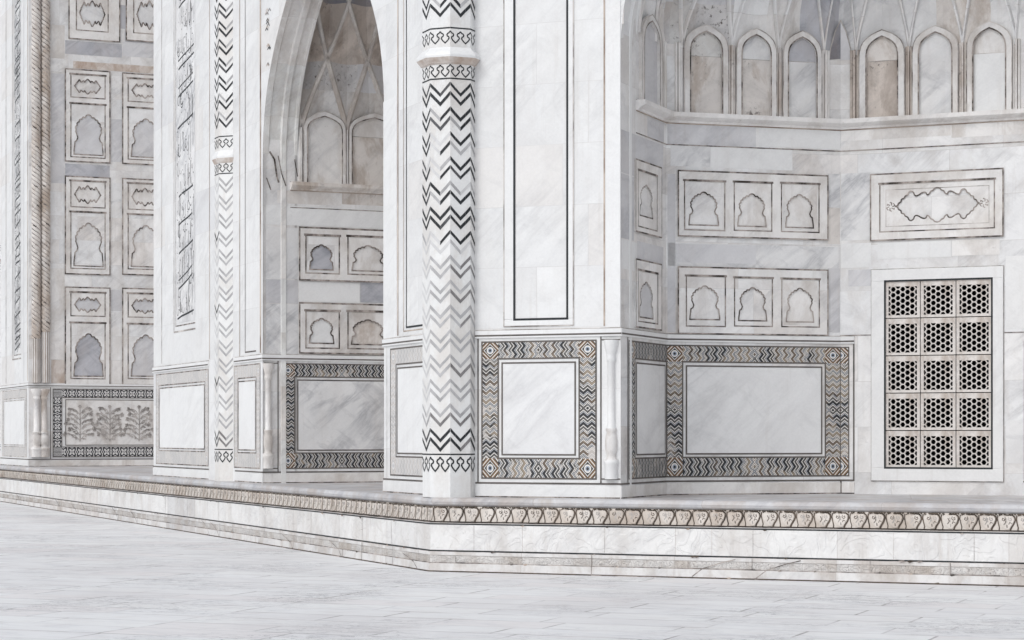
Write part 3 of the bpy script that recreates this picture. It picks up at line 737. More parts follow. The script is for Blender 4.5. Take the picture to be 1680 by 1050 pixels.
def flower(mb, w, cs, z0, h, wd, mat, seed):
    rr = random.Random(seed)
    def leaf(s, z, ang, ln, wid, m=mat):
        d = Vector((math.cos(ang), math.sin(ang))); q = Vector((-d.y, d.x)); p = Vector((s, z))
        pts = [p, p+d*ln*.35+q*wid, p+d*ln*.75+q*wid*.7, p+d*ln, p+d*ln*.75-q*wid*.7, p+d*ln*.35-q*wid]
        w.prism(mb, [tuple(x) for x in pts], [], 0.0036, 0.018, m)
    w.line(mb, [(cs, z0), (cs+.01, z0+h*.5), (cs, z0+h*.92)], 0.022, 0.018, mat, thick=.014)
    for k in range(6):
        zz = z0+h*(0.02+0.14*k)
        for sg in (-1, 1):
            ln = wd*(1.05-0.05*k)*(0.75+rr.random()*.35); rise = h*(.16+.05*rr.random())
            pts = [(cs, zz), (cs+sg*ln*.35, zz+rise*.75), (cs+sg*ln*.75, zz+rise*1.0), (cs+sg*ln, zz+rise*.85)]
            w.line(mb, pts, 0.013, 0.017, mat, thick=.013)
            for t in (.2, .4, .6, .85):
                leaf(cs+sg*ln*t, zz+rise*min(1, t*1.4), math.pi/2-sg*(.5+rr.random()*1.3), .08+.03*rr.random(), .020)
                leaf(cs+sg*ln*t, zz+rise*min(1, t*1.4), -math.pi/2+sg*(.5+rr.random()), .045, .012)
            cx, cz_ = cs+sg*ln, zz+rise*.85; n_ = 6
            for i in range(n_): leaf(cx, cz_, i*2*math.pi/n_+rr.random(), .060, .019)
    for i in range(6): leaf(cs, z0+h*.95, i*math.pi/3, .055, .016)
fm = MB()
for i, x in enumerate((131, 180, 228, 278)):
    flower(fm, J2, J2.S(x), LV['lib']+.10, 0.95, 0.36, "relief_grey", i)
fm.build("carved_flowers", lat)

# ------------------------------------------------------------------ cusped arches, cartouches and framed relief panels
def cusp_pts(s0, s1, z0, z1, n=5):
    c = (s0+s1)/2; w = (s1-s0)/2; h = z1-z0; out = []
    right = [(1.0, 0.0), (0.99, .10), (0.95, .22), (0.93, .30), (0.80, .34), (0.74, .41), (0.80, .48), (0.88, .55)]
    th0 = math.radians(8); N = n*5
    for i in range(N+1):
        t = i/N; th = th0 + (math.pi/2-th0)*t
        lobe = 0.075*abs(math.sin(math.pi*n*t))
        r = 1.0+lobe
        x = 0.86*math.cos(th)*r; y = .55 + .36*math.sin(th)*r + .06*(max(0, t-.75)*4)**2
        right.append((x, min(1.0, y)))
    for x, y in right: out.append((c+w*x, z0+h*y))
    for x, y in right[-2::-1]: out.append((c-w*x, z0+h*y))
    return out
CT = [(0, 1), (-.06, .96), (-.10, .86), (-.155, .80), (-.19, .66), (-.24, .60), (-.255, .68), (-.29, .76), (-.36, .74), (-.44, .62), (-.51, .57), (-.55, .66), (-.57, .78), (-.63, .86), (-.68, .80), (-.71, .66), (-.77, .58), (-.80, .46), (-.86, .40), (-.875, .26), (-.93, .18), (-.955, .06), (-1, 0)]
def smooth(p, k=3):
    n = len(p); out = []
    for i in range(n):
        a, b_, c, d = (Vector(p[(i+t) % n]) for t in (-1, 0, 1, 2))
        for j in range(k):
            t = j/k
            q = 0.5*((2*b_)+(c-a)*t+(2*a-5*b_+4*c-d)*t*t+(3*b_-a-3*c+d)*t**3); out.append((q.x, q.y))
    return out
def cart_pts(s0, s1, z0, z1):
    c = (s0+s1)/2; w = (s1-s0)/2; cz = (z0+z1)/2; h = (z1-z0)/2
    q = CT; pts = [(x, y) for x, y in q] + [(x, -y) for x, y in q[-2::-1]] + [(-x, -y) for x, y in q[1:]] + [(-x, y) for x, y in q[-2:0:-1]]
    return smooth([(c+w*x, cz+h*y) for x, y in pts])
SUNK = 0.03
def framed(w, R, cells, label, name="relief_panel", fmat="marble_frame", g="groove_dark", bars_o=0.024):
    lm = 1.7 if w is J2 else (1.35 if w is J1 else 1.0)
    """R = outer rect; cells = [(rect, kind, field_mat, spandrel_mat, motif rect)] ; each cell is sunk between raised bars"""
    mb = MB()
    holes = [[(r[0], r[2]), (r[1], r[2]), (r[1], r[3]), (r[0], r[3])] for r, *_ in cells]
    w.prism(mb, [(R[0], R[2]), (R[1], R[2]), (R[1], R[3]), (R[0], R[3])], holes, 0.0, bars_o, fmat)
    w.outline(mb, R, 0.020*lm, 0.0248, g)
    for r, *_ in cells:
        i = .017*lm
        w.outline(mb, (r[0]+i/2, r[1]-i/2, r[2]+i/2, r[3]-i/2), i, 0.0248, g); w.outline(mb, (r[0], r[1], r[2]+i/2, r[3]-i/2), i*1.7, 0.0252, g, 'T')
        # inner fillet
        e = 0.035 if (r[1]-r[0]) > .3 else .02
        w.ring(mb, (r[0]+.001, r[1]-.001, r[2]+.001, r[3]-.001), (r[0]+e, r[1]-e, r[2]+e, r[3]-e), 0, 0.0200, fmat, 0.004)
    po = mb.build(name, mausoleum, label)
    for r, kind, field, spand, mr in cells:
        m = MB()
        e = 0.03
        rr = (r[0]+e, r[1]-e, r[2]+e, r[3]-e)
        box = [(rr[0], rr[2]), (rr[1], rr[2]), (rr[1], rr[3]), (rr[0], rr[3])]
        if kind == 'arch': pts = cusp_pts(*mr)
        elif kind == 'cart': pts = cart_pts(*mr)
        else: pts = None
        w.rect(m, *rr, 0.0046, field)
        if pts:
            w.prism(m, box, [pts], 0.0046, 0.0180, spand)
            w.line(m, pts, 0.018*lm, 0.0190, g, closed=True)
        m.build({'arch': "cusped_arch", 'cart': "cartouche"}.get(kind, "panel_field"), po)
    return po
def row_panels(w, outer, cells_px, label, **k):
    R = w.R(*outer); cells = []
    for c in cells_px:
        r = w.R(*c[0]); mr = w.R(*c[1]) if c[1] else None
        cells.append((r, c[2], c[3], c[4], mr))
    return framed(w, R, cells, label, **k)
class Mirrored(Wall):
    """the facing wall of the niche: same layout as REF, laid out on its own plane"""
    def __init__(w, o, d, n, ref): Wall.__init__(w, o, d, n); w.ref = ref
    def S(w, px): return w.ref.S(px)
    def Z(w, px, py): return w.ref.Z(px, py)
DG2 = Mirrored(r3, r2-r3, Vector((r2.y-r3.y, -(r2.x-r3.x))).normalized() if Vector((r2.y-r3.y, -(r2.x-r3.x))).dot(cR-r3) > 0 else -Vector((r2.y-r3.y, -(r2.x-r3.x))).normalized(), DG)
_j = Vector((r3.y-pe.y, -(r3.x-pe.x))).normalized()
J4 = Mirrored(pe, r3-pe, _j if _j.dot(cR-pe) > 0 else -_j, J3)
LJ4 = (r3-pe).length
rails_for(DG2, 0, LD); rails_for(J4, 0, LJ4)
dado(DG2, 0.005, LD-0.002, "wide dado panel on the far side of the window niche")
MP, MN, MF, PG = "marble_panel", "marble_niche", "marble_frame", "marble_pale_grey"
def trip(y):  # y offsets of the lower row relative to the upper
    return y
row_panels(DG, (1112, 1357, 280, 387), [
    ((1121, 1189, 294.5, 378), (1129.5, 1178, 313, 369), 'arch', MN, MN),
    ((1202.5, 1266, 297, 379), (1209.5, 1256, 316, 371), 'arch', MF, MF),
    ((1280, 1343.5, 299, 381), (1288, 1333.5, 317, 373), 'arch', MF, MP)], "upper row of three framed cusped arches on the angled niche wall", fmat=MF)
row_panels(DG, (1112, 1357, 438, 547), [
    ((1124, 1190, 451, 536), (1131, 1180, 467, 524), 'arch', MN, MN),
    ((1203, 1267, 454, 536), (1211, 1257, 470, 526), 'arch', MN, MN),
    ((1280.5, 1344, 456, 537), (1289, 1334, 471, 528), 'arch', MF, MP)], "lower row of three framed cusped arches on the angled niche wall", fmat=MN)
row_panels(DG2, (1112, 1357, 280, 387), [
    ((1121, 1189, 294.5, 378), (1129.5, 1178, 313, 369), 'arch', MN, MN),
    ((1202.5, 1266, 297, 379), (1209.5, 1256, 316, 371), 'arch', MF, MF),
    ((1280, 1343.5, 299, 381), (1288, 1333.5, 317, 373), 'arch', MF, MP)], "upper row of three framed cusped arches on the far angled niche wall", fmat=MF)
row_panels(DG2, (1112, 1357, 438, 547), [
    ((1124, 1190, 451, 536), (1131, 1180, 467, 524), 'arch', MN, MN),
    ((1203, 1267, 454, 536), (1211, 1257, 470, 526), 'arch', MN, MN),
    ((1280.5, 1344, 456, 537), (1289, 1334, 471, 528), 'arch', MF, MP)], "lower row of three framed cusped arches on the far angled niche wall", fmat=MN)
row_panels(J3, (1040.5, 1083, 261, 379), [((1044, 1076, 277, 372), (1047.5, 1069, 299, 353), 'arch', MN, MF)], "upper cusped arch panel seen edge-on on the niche jamb")
row_panels(J3, (1041, 1083, 425, 536), [((1044, 1077, 441, 528), (1047, 1069.5, 459, 520), 'arch', PG, MF)], "lower cusped arch panel seen edge-on on the niche jamb", fmat=MN)
row_panels(BK, (1429, 1646, 287, 395), [((1443, 1633, 301, 382), (1470, 1607, 311, 367), 'cart', "marble_niche", MF)], "wide scalloped cartouche panel over the pierced window", fmat=MF)
# finials and inner fillet of the cartouche
cm = MB()
r = BK.R(1454, 1623, 312, 372)
BK.outline(cm, r, 0.009, 0.0190, "groove_soft")
for xc in (1462, 1615):
    sc = BK.S(xc); zc = BK.Z(1462, 339.5)
    for k in range(6):
        a = k*math.pi/3; 
        BK.line(cm, [(sc+.02*math.cos(a), zc+.02*math.sin(a)), (sc+.06*math.cos(a+.3), zc+.05*math.sin(a+.3)), (sc+.05*math.cos(a+.8), zc+.065*math.sin(a+.8))], .014, .0194, "groove_dark")
cm.build("carved_finial", mausoleum, "small carved finials at both ends of the scalloped cartouche")
# left iwan jamb
row_panels(J1, (491, 640, 373, 459), [
    ((500, 557, 384, 449), (507.5, 546, 400, 442), 'arch', "marble_grey", MN),
    ((569, 660, 386, 451), (577, 652, 401, 444), 'arch', MP, MF)] if False else [
    ((500, 557, 384, 449), (507.5, 546, 400, 442), 'arch', "marble_grey", MN),
    ((569, 636, 386, 451), (577, 630, 401, 444), 'arch', MP, MF)], "upper framed cusped arches in the small arched opening, one slab dark grey", fmat=MF)
row_panels(J1, (491, 640, 497, 579), [
    ((500, 557, 508, 572), (507, 547, 521, 563), 'arch', "marble_plain", MF),
    ((569, 636, 509, 573), (576, 630, 523, 565), 'arch', "marble_beige", MP)], "lower framed cusped arches in the small arched opening, one slab stained beige", fmat=MP)
# far jamb: cartouche over arch, three storeys, two columns
lab = {0: "topmost", 1: "middle", 2: "lowest"}
for ci, dx in enumerate((0, 94)):
    for ri, (y0, y1, yc0, yc1, ya0, ya1) in enumerate(((113, 264, 120, 160, 168, 258), (289, 449, 295, 340, 346, 441), (471, 631, 478, 519, 528, 622))):
        dy = (7, 4, 2)[ri] if ci else 0; de = (4, 1, 0)[ri] if ci else 0
        f1 = [MN, MF, PG][ri]; f2 = [PG, MN, "marble_grey" if ci == 0 else PG][ri]
        row_panels(J2, (107+dx, 180+dx, y0+dy, y1+de), [
            ((115+dx, 173+dx, yc0+dy, yc1+dy), (122+dx, 165+dx, yc0+dy+9, yc1+dy-7), 'cart', f1, MF),
            ((115+dx, 173+dx, ya0+dy, ya1+de), (121+dx, 169+dx, ya0+dy+17, ya1+de-5), 'arch', f2, MN)],
            "%s framed cartouche and arch of the %s column on the far recess wall" % (lab[ri], "outer" if ci == 0 else "inner"), fmat=MF)
    row_panels(J2, (113+dx, 196+dx, -170, 63+dx*.03), [((124+dx, 178+dx, -60, 50+dx*.05), (130+dx, 172+dx, 0, 42+dx*.05), 'cart', "marble_veined", MF), ((124+dx, 178+dx, -150, -75), (130+dx, 172+dx, -140, -85), 'arch', PG, MF)], "large framed panel high on the far recess wall, %s one" % ("outer" if ci == 0 else "inner"), fmat=MF)

# ------------------------------------------------------------------ cornices and blind arches
def cornice(w, s0, s1, zt, label=None, mat="marble_frame", d=0.13, h=0.13):
    mb = MB()
    prof = [(0, 0), (0.0, d), (-h*.45, d), (-h*.6, d*.8), (-h*.8, d*.35), (-h, d*.25), (-h, 0)]
    for (z0, o0), (z1, o1) in zip(prof[:-1], prof[1:]):
        mb.face([w.P(s0, zt+z0, o0), w.P(s1, zt+z0, o0), w.P(s1, zt+z1, o1), w.P(s0, zt+z1, o1)], mat, [(s0, z0), (s1, z0), (s1, z1), (s0, z1)])
    for s in (s0, s1):
        mb.face([w.P(s, zt+z, o) for z, o in prof], mat)
    w.rect(mb, s0, s1, zt-h-.014, zt-h, 0.006, "groove_brown")
    w.rect(mb, s0, s1, zt+0.0, zt+.010, 0.004, "groove_dark")
    w.rect(mb, s0, s1, zt-h-.30, zt-h-.285, 0.0055, "groove_dark")
    return mb.build("cornice", mausoleum, label)
ZC3 = DG.Z(1150, 187.5); 
cornice(J3, J3.S(1043), LJ, ZC3); cornice(DG, 0, LD, ZC3, "cornice below the blind arches of the window niche"); cornice(BK, 0, BKL, ZC3); cornice(DG2, 0, LD, ZC3); cornice(J4, LJ4*.3, LJ4, ZC3)
ZC1 = J1.Z(500, 300)
cornice(J1, J1.S(476), jl, ZC1, "cornice with brown grime in the small arched opening", mat="marble_beige")

def blind_arch(w, x0, x1, xi0, xi1, yapex, zc, field, label, low=None, zsp=None, frame="marble_panel", s_override=None):
    if s_override: s0, s1, i0, i1 = s_override
    else: s0, s1, i0, i1 = w.S(x0), w.S(x1), w.S(xi0), w.S(xi1)
    za = yapex; c = (s0+s1)/2; z_s = zsp
    prof = [(1, 0), (.985, .22), (.93, .42), (.83, .58), (.66, .72), (.45, .84), (.22, .93), (0, 1)]
    def curve(h, apex, spring, c=c):
        left = [(c-h*u, spring+(apex-spring)*v_) for u, v_ in prof]
        return [(c-h, zc)] + left + [(2*c-s, z) for s, z in left[-2::-1]] + [(c+h, zc)]
    ho = (s1-s0)/2; hi = (i1-i0)/2
    out = curve(ho, za, z_s); inn = curve(hi, za-.085, z_s-.02)
    mb = MB()
    # frame band
    for k in range(len(out)-1):
        a, b_, d_, e = out[k], out[k+1], inn[k+1], inn[k]
        w.poly(mb, [a, b_, d_, e], 0.05, frame)
        mb.face([w.P(*a, 0), w.P(*b_, 0), w.P(*b_, .05), w.P(*a, .05)], frame)
        mb.face([w.P(*e, 0), w.P(*d_, 0), w.P(*d_, .05), w.P(*e, .05)], frame)
    w.line(mb, out, 0.014, 0.0515, "groove_soft")
    w.line(mb, inn, 0.019, 0.0512, "groove_dark")
    o = mb.build("blind_arch", mausoleum, label)
    f = MB()
    w.poly(f, inn, 0.0045, field)
    if low:
        w.rect(f, c-hi+.005, c+hi-.005, zc, z_s-.06, 0.0062, low)
        w.rect(f, c-hi+.005, c+hi-.005, z_s-.06, z_s-.052, 0.0064, "groove_soft")
    f.build("arch_field", o)
    return o
ba = [(DG, 1121, 1193, 1131, 1183.6, 42, 1158, "marble_lichen", "marble_beige", "blind arch with black lichen spots at the left end of the niche"),
      (DG, 1206, 1272, 1214, 1262, 47.5, 1237, "marble_veined", "marble_beige", "blind arch with speckled beige slab below, second on the angled wall"),
      (DG, 1283, 1346, 1291, 1338, 51.5, 1314, "marble_grey", "marble_veined", "blind arch with dark grey head next to the niche corner"),
      (BK, 1411, 1485, 1422, 1474, 50, 1446, "marble_beige", "marble_brown", "brown stained blind arch above the pierced window"),
      (BK, 1498, 1573, 1508, 1563, 43, 1536, "marble_veined", None, "blind arch with dark diagonal veins above the pierced window"),
      (BK, 1587, 1661, 1597, 1651, 36, 1624, "marble_panel", "marble_plain", "blind arch with clean white slab at the right edge")]
ba += [(DG2,) + t_[1:9] + (t_[9].replace("niche", "niche, far side").replace("angled wall", "far angled wall"),) for t_ in ba[:3]]
for w_, x0, x1, xi0, xi1, ya, xa, fd, lo, lb in ba:
    blind_arch(w_, x0, x1, xi0, xi1, w_.Z(xa, ya), ZC3, fd, lb, low=lo, zsp=w_.Z(xa, ya)-.36)
blind_arch(J3, 1048, 1081, 1051, 1077, J3.Z(1064, 24), ZC3, PG, "blind arch seen edge-on on the niche jamb", zsp=J3.Z(1064, 24)-.4)
blind_arch(J1, 497, 566, 503, 560, J1.Z(528, 183), ZC1, MP, "first blind arch inside the small arched opening", zsp=J1.Z(528, 183)-.33)
blind_arch(J1, 571, 655, 577, 649, J1.Z(613, 186), ZC1, "marble_frame", "second blind arch inside the small arched opening, beige slab below", low="marble_beige", zsp=J1.Z(613, 186)-.36,
           s_override=(J1.S(571), jl-.02, J1.S(577), jl-.07))
# corner lunettes where angled and back wall meet
cl = MB()
for w_, s0, s1, sg, mt in ((DG, DG.S(1360), LD, 1, "marble_dark"), (BK, 0.0, BK.S(1398), -1, "marble_pale_grey")):
    za = DG.Z(1378, 33); zb = DG.Z(1378, 99)
    if sg == 1: pts = [(s0, zb), (s0+.02, zb+.15), (s0+(s1-s0)*.5, zb+.38), (s1, za), (s1, zb+.02)]
    else: pts = [(s0, zb), (s0, za), (s0+(s1-s0)*.5, zb+.38), (s1-.02, zb+.15), (s1, zb)]
    w_.poly(cl, pts, 0.006, mt)
    w_.line(cl, [p for p in (pts[:4] if sg == 1 else pts[1:])], 0.016, 0.0075, "groove_soft")
cl.build("corner_lunette", mausoleum, "dark grey pointed lunette folded into the niche corner")
# pilaster strips between the arches
def strip_px(w, xs, z0, z1, mat="marble_frame", gm="groove_brown"):
    ps = MB(); a, b_ = w.S(xs[0]), w.S(xs[1]); m_ = (b_-a)
    for t0, t1, o in ((0, .3, .03), (.36, .64, .055), (.7, 1, .03)):
        w.box(ps, a+m_*t0, a+m_*t1, z0, z1, 0, o, mat, .006)
    for t in (.33, .67): w.rect(ps, a+m_*(t-.05), a+m_*(t+.05), z0, z1, .0055, gm)
    ps.build("pilaster_strip", mausoleum)
for w_, xs in ((DG, (1107, 1119)), (DG, (1194, 1205)), (DG, (1273, 1282)), (DG, (1347, 1360)), (BK, (1395, 1410)), (BK, (1486, 1497)), (BK, (1574, 1586)), (BK, (1662, 1674)), (DG2, (1107, 1119)), (DG2, (1194, 1205)), (DG2, (1273, 1282)), (DG2, (1347, 1360))):
    strip_px(w_, xs, ZC3, ZV+.02, "marble_brown" if xs[0] in (1395, 1486) else ("marble_beige" if xs[0] in (1194, 1273, 1574) else "marble_frame"))
strip_px(J3, (1082, 1091), ZC3, ZV)
strip_px(J1, (566.5, 570.5), ZC1, 6.92); strip_px(J1, (490, 496), ZC1, 6.92)


# ------------------------------------------------------------------ pierced window
wx = BK.R(1430, 1646.5, 443, 788.5); gx = BK.R(1452.5, 1628, 461.5, 767.5)
RC = (gx[0], gx[1], gx[2], gx[3])
mb = MB()
BK.ring(mb, wx, RC, 0.0, 0.03, "marble_plain", 0.006)
BK.outline(mb, wx, 0.016, 0.0052, "groove_dark")
BK.outline(mb, RC, 0.024, 0.0308, "inlay_black")
win = mb.build("window", mausoleum, "tall pierced marble screen window with fifteen honeycomb panels")
# the wall behind the grilles stays closed by a dark hollow: a box standing proud inside the frame depth
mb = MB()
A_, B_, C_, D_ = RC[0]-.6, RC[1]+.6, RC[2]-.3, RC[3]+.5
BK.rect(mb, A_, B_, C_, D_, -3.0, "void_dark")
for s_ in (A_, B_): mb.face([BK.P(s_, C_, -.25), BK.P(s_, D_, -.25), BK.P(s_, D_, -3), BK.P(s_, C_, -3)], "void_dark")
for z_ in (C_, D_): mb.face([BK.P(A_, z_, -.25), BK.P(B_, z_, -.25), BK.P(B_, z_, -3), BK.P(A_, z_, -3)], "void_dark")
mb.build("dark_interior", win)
NC, NR = 3, 5
pw = (RC[1]-RC[0])/NC; ph = (RC[3]-RC[2])/NR
def clip(poly, a, b, c, d):
    def cut(pl, f, inter):
        out = []
        for i in range(len(pl)):
            p, q = pl[i-1], pl[i]
            if f(q):
                if not f(p): out.append(inter(p, q))
                out.append(q)
            elif f(p): out.append(inter(p, q))
        return out
    def ix(v_): return lambda p, q: (v_, p[1]+(q[1]-p[1])*(v_-p[0])/(q[0]-p[0]))
    def iy(v_): return lambda p, q: (p[0]+(q[0]-p[0])*(v_-p[1])/(q[1]-p[1]), v_)
    for f, it in ((lambda p: p[0] >= a, ix(a)), (lambda p: p[0] <= b, ix(b)), (lambda p: p[1] >= c, iy(c)), (lambda p: p[1] <= d, iy(d))):
        if not poly: return []
        poly = cut(poly, f, it)
    return poly
gm = MB(); g0 = .006
mS, mT, mBo = .045, .075, .04
ha, hb, hc, hd = mS, pw-mS, mBo, ph-mT
px_ = (hb-ha)/6.0; py_ = (hd-hc)/5.0; rad = min(px_*0.64, py_*.46)
holes = []
for i in range(7):
    for j in range(-1, 7):
        cx = ha+px_*i; cy = hc + py_*(j+ (0.5 if i % 2 else 0.0))
        hexp = [(cx+rad*math.cos(math.pi/3*k), cy+rad*1.02*math.sin(math.pi/3*k)) for k in range(6)]
        h_ = clip(hexp, ha, hb, hc, hd)
        if len(h_) >= 3:
            ar = abs(sum(h_[k-1][0]*h_[k][1]-h_[k][0]*h_[k-1][1] for k in range(len(h_))))/2
            if ar > 0.10*rad*rad*2.6: holes.append(h_)
G = Wall((0, 0), (1, 0), Vector((0, -1)))
G.prism(gm, [(g0, g0), (pw-g0, g0), (pw-g0, ph-g0), (g0, ph-g0)], holes, 0.0, 0.045, "marble_beige", side="marble_panel")
proto = gm.build("grille_panel", win)
ang = math.atan2(BK.d.y, BK.d.x)
gl = [None]*15
tints = {(0, 3): "marble_beige", (1, 2): "marble_beige", (2, 1): "marble_panel"}
k = 0
for r_ in range(NR):
    for c_ in range(NC):
        o = proto if k == 0 else proto.copy()
        if k: scene.collection.objects.link(o)
        P_ = BK.P(RC[0]+pw*c_, RC[2]+ph*r_, -0.03)
        o.parent = win; o.matrix_parent_inverse = Matrix.Identity(4)
        o.location = P_ - Vector(mausoleum.location)*0
        o.rotation_euler = (0, 0, ang); k += 1
WIN_LOC = True

# ------------------------------------------------------------------ octagonal chevron columns
SIDE = 0.28; CR = SIDE/(2*math.sin(math.pi/8))
CH = 0.3174; SEP = 0.117; VD = 0.14; TH = 0.050
Z_COL = EYE + (HORIZON-88)*0.007823     # collar height
Z_ROW0 = EYE + (HORIZON-134)*0.007823
rows_near = {0: "KKKKKKKK", 1: "KKKK gKKK"}
# per row: (upper, lower) shade for each of the six half facets  l1 l2 a1 a2 b1 b2
PAT = [("KKKKKK", "KKKKKK"), ("KKgKKK", "KKKKgK"), ("KKffKK", "KKfKgg"), ("KffgKK", "KKfKKK"), ("KKKggf", "KKgKKK"), ("KKKKKK", "KKKKKK"),
       ("gffKKK", "ffffgf"), ("ffgggd", "ffggdd"), ("ffgggg", "ffggdd"), ("ffgggg", "ffgggd"), ("ffgggg", "ffgggg"), ("ffgggg", "ffggdd"),
       ("ffgggg", "ffgggg"), ("gfgggg", "ggdddd"), ("KKKKKK", "KKKKKd")]
PAT2 = [("ffgggg", "ffgggg")]*15
SH = {'K': "inlay_black", 'g': "inlay_grey", 'd': "inlay_dark_grey", 'f': "inlay_faint"}
def scallops(mb, w, z, h, L, n, mat="inlay_black", up=True, th=.016):
    """interlaced trefoil chain across one facet"""
    step = L/n
    for i in range(n):
        x = step*i
        u = [(0, 1.02), (.12, .86), (.26, .80), (.33, .68), (.28, .56), (.15, .50), (.11, .36), (.24, .18), (.5, -.06), (.76, .18), (.89, .36), (.85, .50), (.72, .56), (.67, .68), (.74, .80), (.88, .86), (1, 1.02)]
        pts = [(x+step*a, z+h*b_) for a, b_ in u]
        w.line(mb, pts, th, 0.0032, mat)
P3 = None
def column(centre, label, pat, top=TOP, seed=1, facets=(-1, 0, 1, 2), flare=1.0):
    rr = random.Random(seed)
    base_ang = math.atan2(uR.y, uR.x)
    # facet k has outward normal rotated by 45 deg steps
    mb = MB(); verts = []
    n0 = math.atan2(nR.y, nR.x)
    for k in range(8):
        a = n0 + math.pi/8 + k*math.pi/4
        verts.append(Vector((centre[0]+CR*math.cos(a), centre[1]+CR*math.sin(a))))
    zs = [ZB, ZB+.34, Z_COL-.13, Z_COL+.1, top]
    for k in range(8):
        a, b_ = verts[k-1], verts[k]
        for z0, z1, mt in ((ZB, 1.9, "marble_column"), (1.9, top, "marble_column")):
            mb.face([(a.x, a.y, z0), (b_.x, b_.y, z0), (b_.x, b_.y, z1), (a.x, a.y, z1)], mt, [(k*SIDE, z0), (k*SIDE+SIDE, z0), (k*SIDE+SIDE, z1), (k*SIDE, z1)])
    col = mb.build("chevron_column", mausoleum, label)
    # collar
    cm_ = MB(); prof = [(-.13, 1.0), (-.115, 1.07), (-.10, 1.10), (-.075, 1.16), (-.045, 1.22), (-.02, 1.23), (.0, 1.21), (.03, 1.15), (.06, 1.06), (.09, 1.0)]
    prof = [(z_, 1+(r_-1)*flare) for z_, r_ in prof]
    for (za, ra), (zb, rb) in zip(prof[:-1], prof[1:]):
        mt = "marble_rust" if za < -.05 else "marble_plain"
        for k in range(8):
            c2 = Vector(centre); a, b_ = verts[k-1]-c2, verts[k]-c2
            cm_.face([(c2.x+a.x*ra, c2.y+a.y*ra, Z_COL+za), (c2.x+b_.x*ra, c2.y+b_.y*ra, Z_COL+za), (c2.x+b_.x*rb, c2.y+b_.y*rb, Z_COL+zb), (c2.x+a.x*rb, c2.y+a.y*rb, Z_COL+zb)], mt)
    cm_.build("collar", col)
    # chevrons: walls for facets seen from the court
    ch = MB(); tr = MB()
    fw = []
    for k in facets:
        # facet 0 is parallel to FR; -1 parallel to FL; 1,2 turn to the right
        nn = Vector((math.cos(n0+k*math.pi/4), math.sin(n0+k*math.pi/4)))
        d = Vector((-nn.y, nn.x))
        mid = Vector(centre)+nn*(CR*math.cos(math.pi/8))
        fw.append((k, Wall(mid-d*SIDE/2, d, nn)))
    half = SIDE/2
    for k, w in fw:
        hi = {-1: (0, 1), 0: (2, 3), 1: (4, 5), 2: (4, 5)}[k]
        def stroke(z, h_, sh):
            if sh == ' ': return
            s0, s1 = (0.002, half) if h_ == 0 else (half, SIDE-.002)
            za, zb = (z, z-VD) if h_ == 0 else (z-VD, z)
            mt_ = SH[sh] if sh != 'K' or rr.random() < .85 else "inlay_black_worn"
            t_ = TH*(.88+.2*rr.random()); j1, j2 = (.006*(rr.random()-.5) for _ in (0, 1)); sm = (s0+s1)/2; zm = (za+zb)/2+.005*(rr.random()-.5)
            w.poly(ch, [(s0, za-t_+j1), (sm, zm-t_), (sm, zm), (s0, za+j1)], 0.003, mt_)
            w.poly(ch, [(sm+.0015, zm-t_), (s1, zb-t_+j2), (s1, zb+j2), (sm+.0015, zm)], 0.003, mt_ if rr.random() < .9 else SH[sh])
        for r_i in range(-36, len(pat)):
            if pat is P3 and r_i < 0 and rr.random() < .8: continue
            z = Z_ROW0 - CH*r_i
            if z > top-.3: continue
            if -1.15 < (z-Z_COL)/.3 < 1.25 and r_i < 0: continue
            if r_i < 0:
                pt = ("KKKgKg", "KKKKKK") if rr.random() < .6 else ("KKgKKK", "KKKKgf")
                z = Z_COL + .335 + .13 + CH*(-r_i-2) 
                if r_i > -2: continue
            else: pt = pat[r_i]
            for li in (0, 1):
                for h_ in (0, 1): stroke(z-li*SEP, h_, pt[li][hi[h_]])
        # lines and trefoil chains
        for z in (Z_COL+.335, Z_COL-.315, EYE-(745.5-HORIZON)*.007823):
            w.rect(tr, 0, SIDE, z-.009, z+.009, 0.0031, "inlay_black")
        scallops(tr, w, Z_COL+.15, .14, SIDE, 2); scallops(tr, w, Z_COL-.28, .14, SIDE, 2)
        scallops(tr, w, EYE-(772-HORIZON)*.007823, .17, SIDE, 2, th=.02)
    ch.build("chevron_inlay", col); tr.build("trefoil_inlay", col)
    return col
column((K.x+0.0, K.y+0.0), "corner chevron column, bold black zigzags fading to grey towards the base", PAT, seed=2)
sF = FL.S(382)
c2 = FL.P(sF+.336, 0, -.144)
p2 = [("KKKgff", "KKggff") if i in (7, ) else ("ffffff", "ffgggg") for i in range(15)]
P2 = [("KKgggg", "gfgggg") if i in (3, 7, 11, 14) else ("ffgggg", "ffgggg") for i in range(15)]
P2[14] = ("KKdggg", "KKdddd")
column((c2.x, c2.y), "slender chevron column between the two arched openings, lower zigzags faded grey", P2, seed=5, facets=(-1, 0, 1), flare=.6)
P3 = [("ff fff", "f fff ")]*15
c3 = FL.P(FL.S(0.5)+.336, 0, -.144)
column((c3.x, c3.y), "farthest chevron column at the edge of the great arch, mostly cut off", P3, seed=9, facets=(-1, 0, 1))

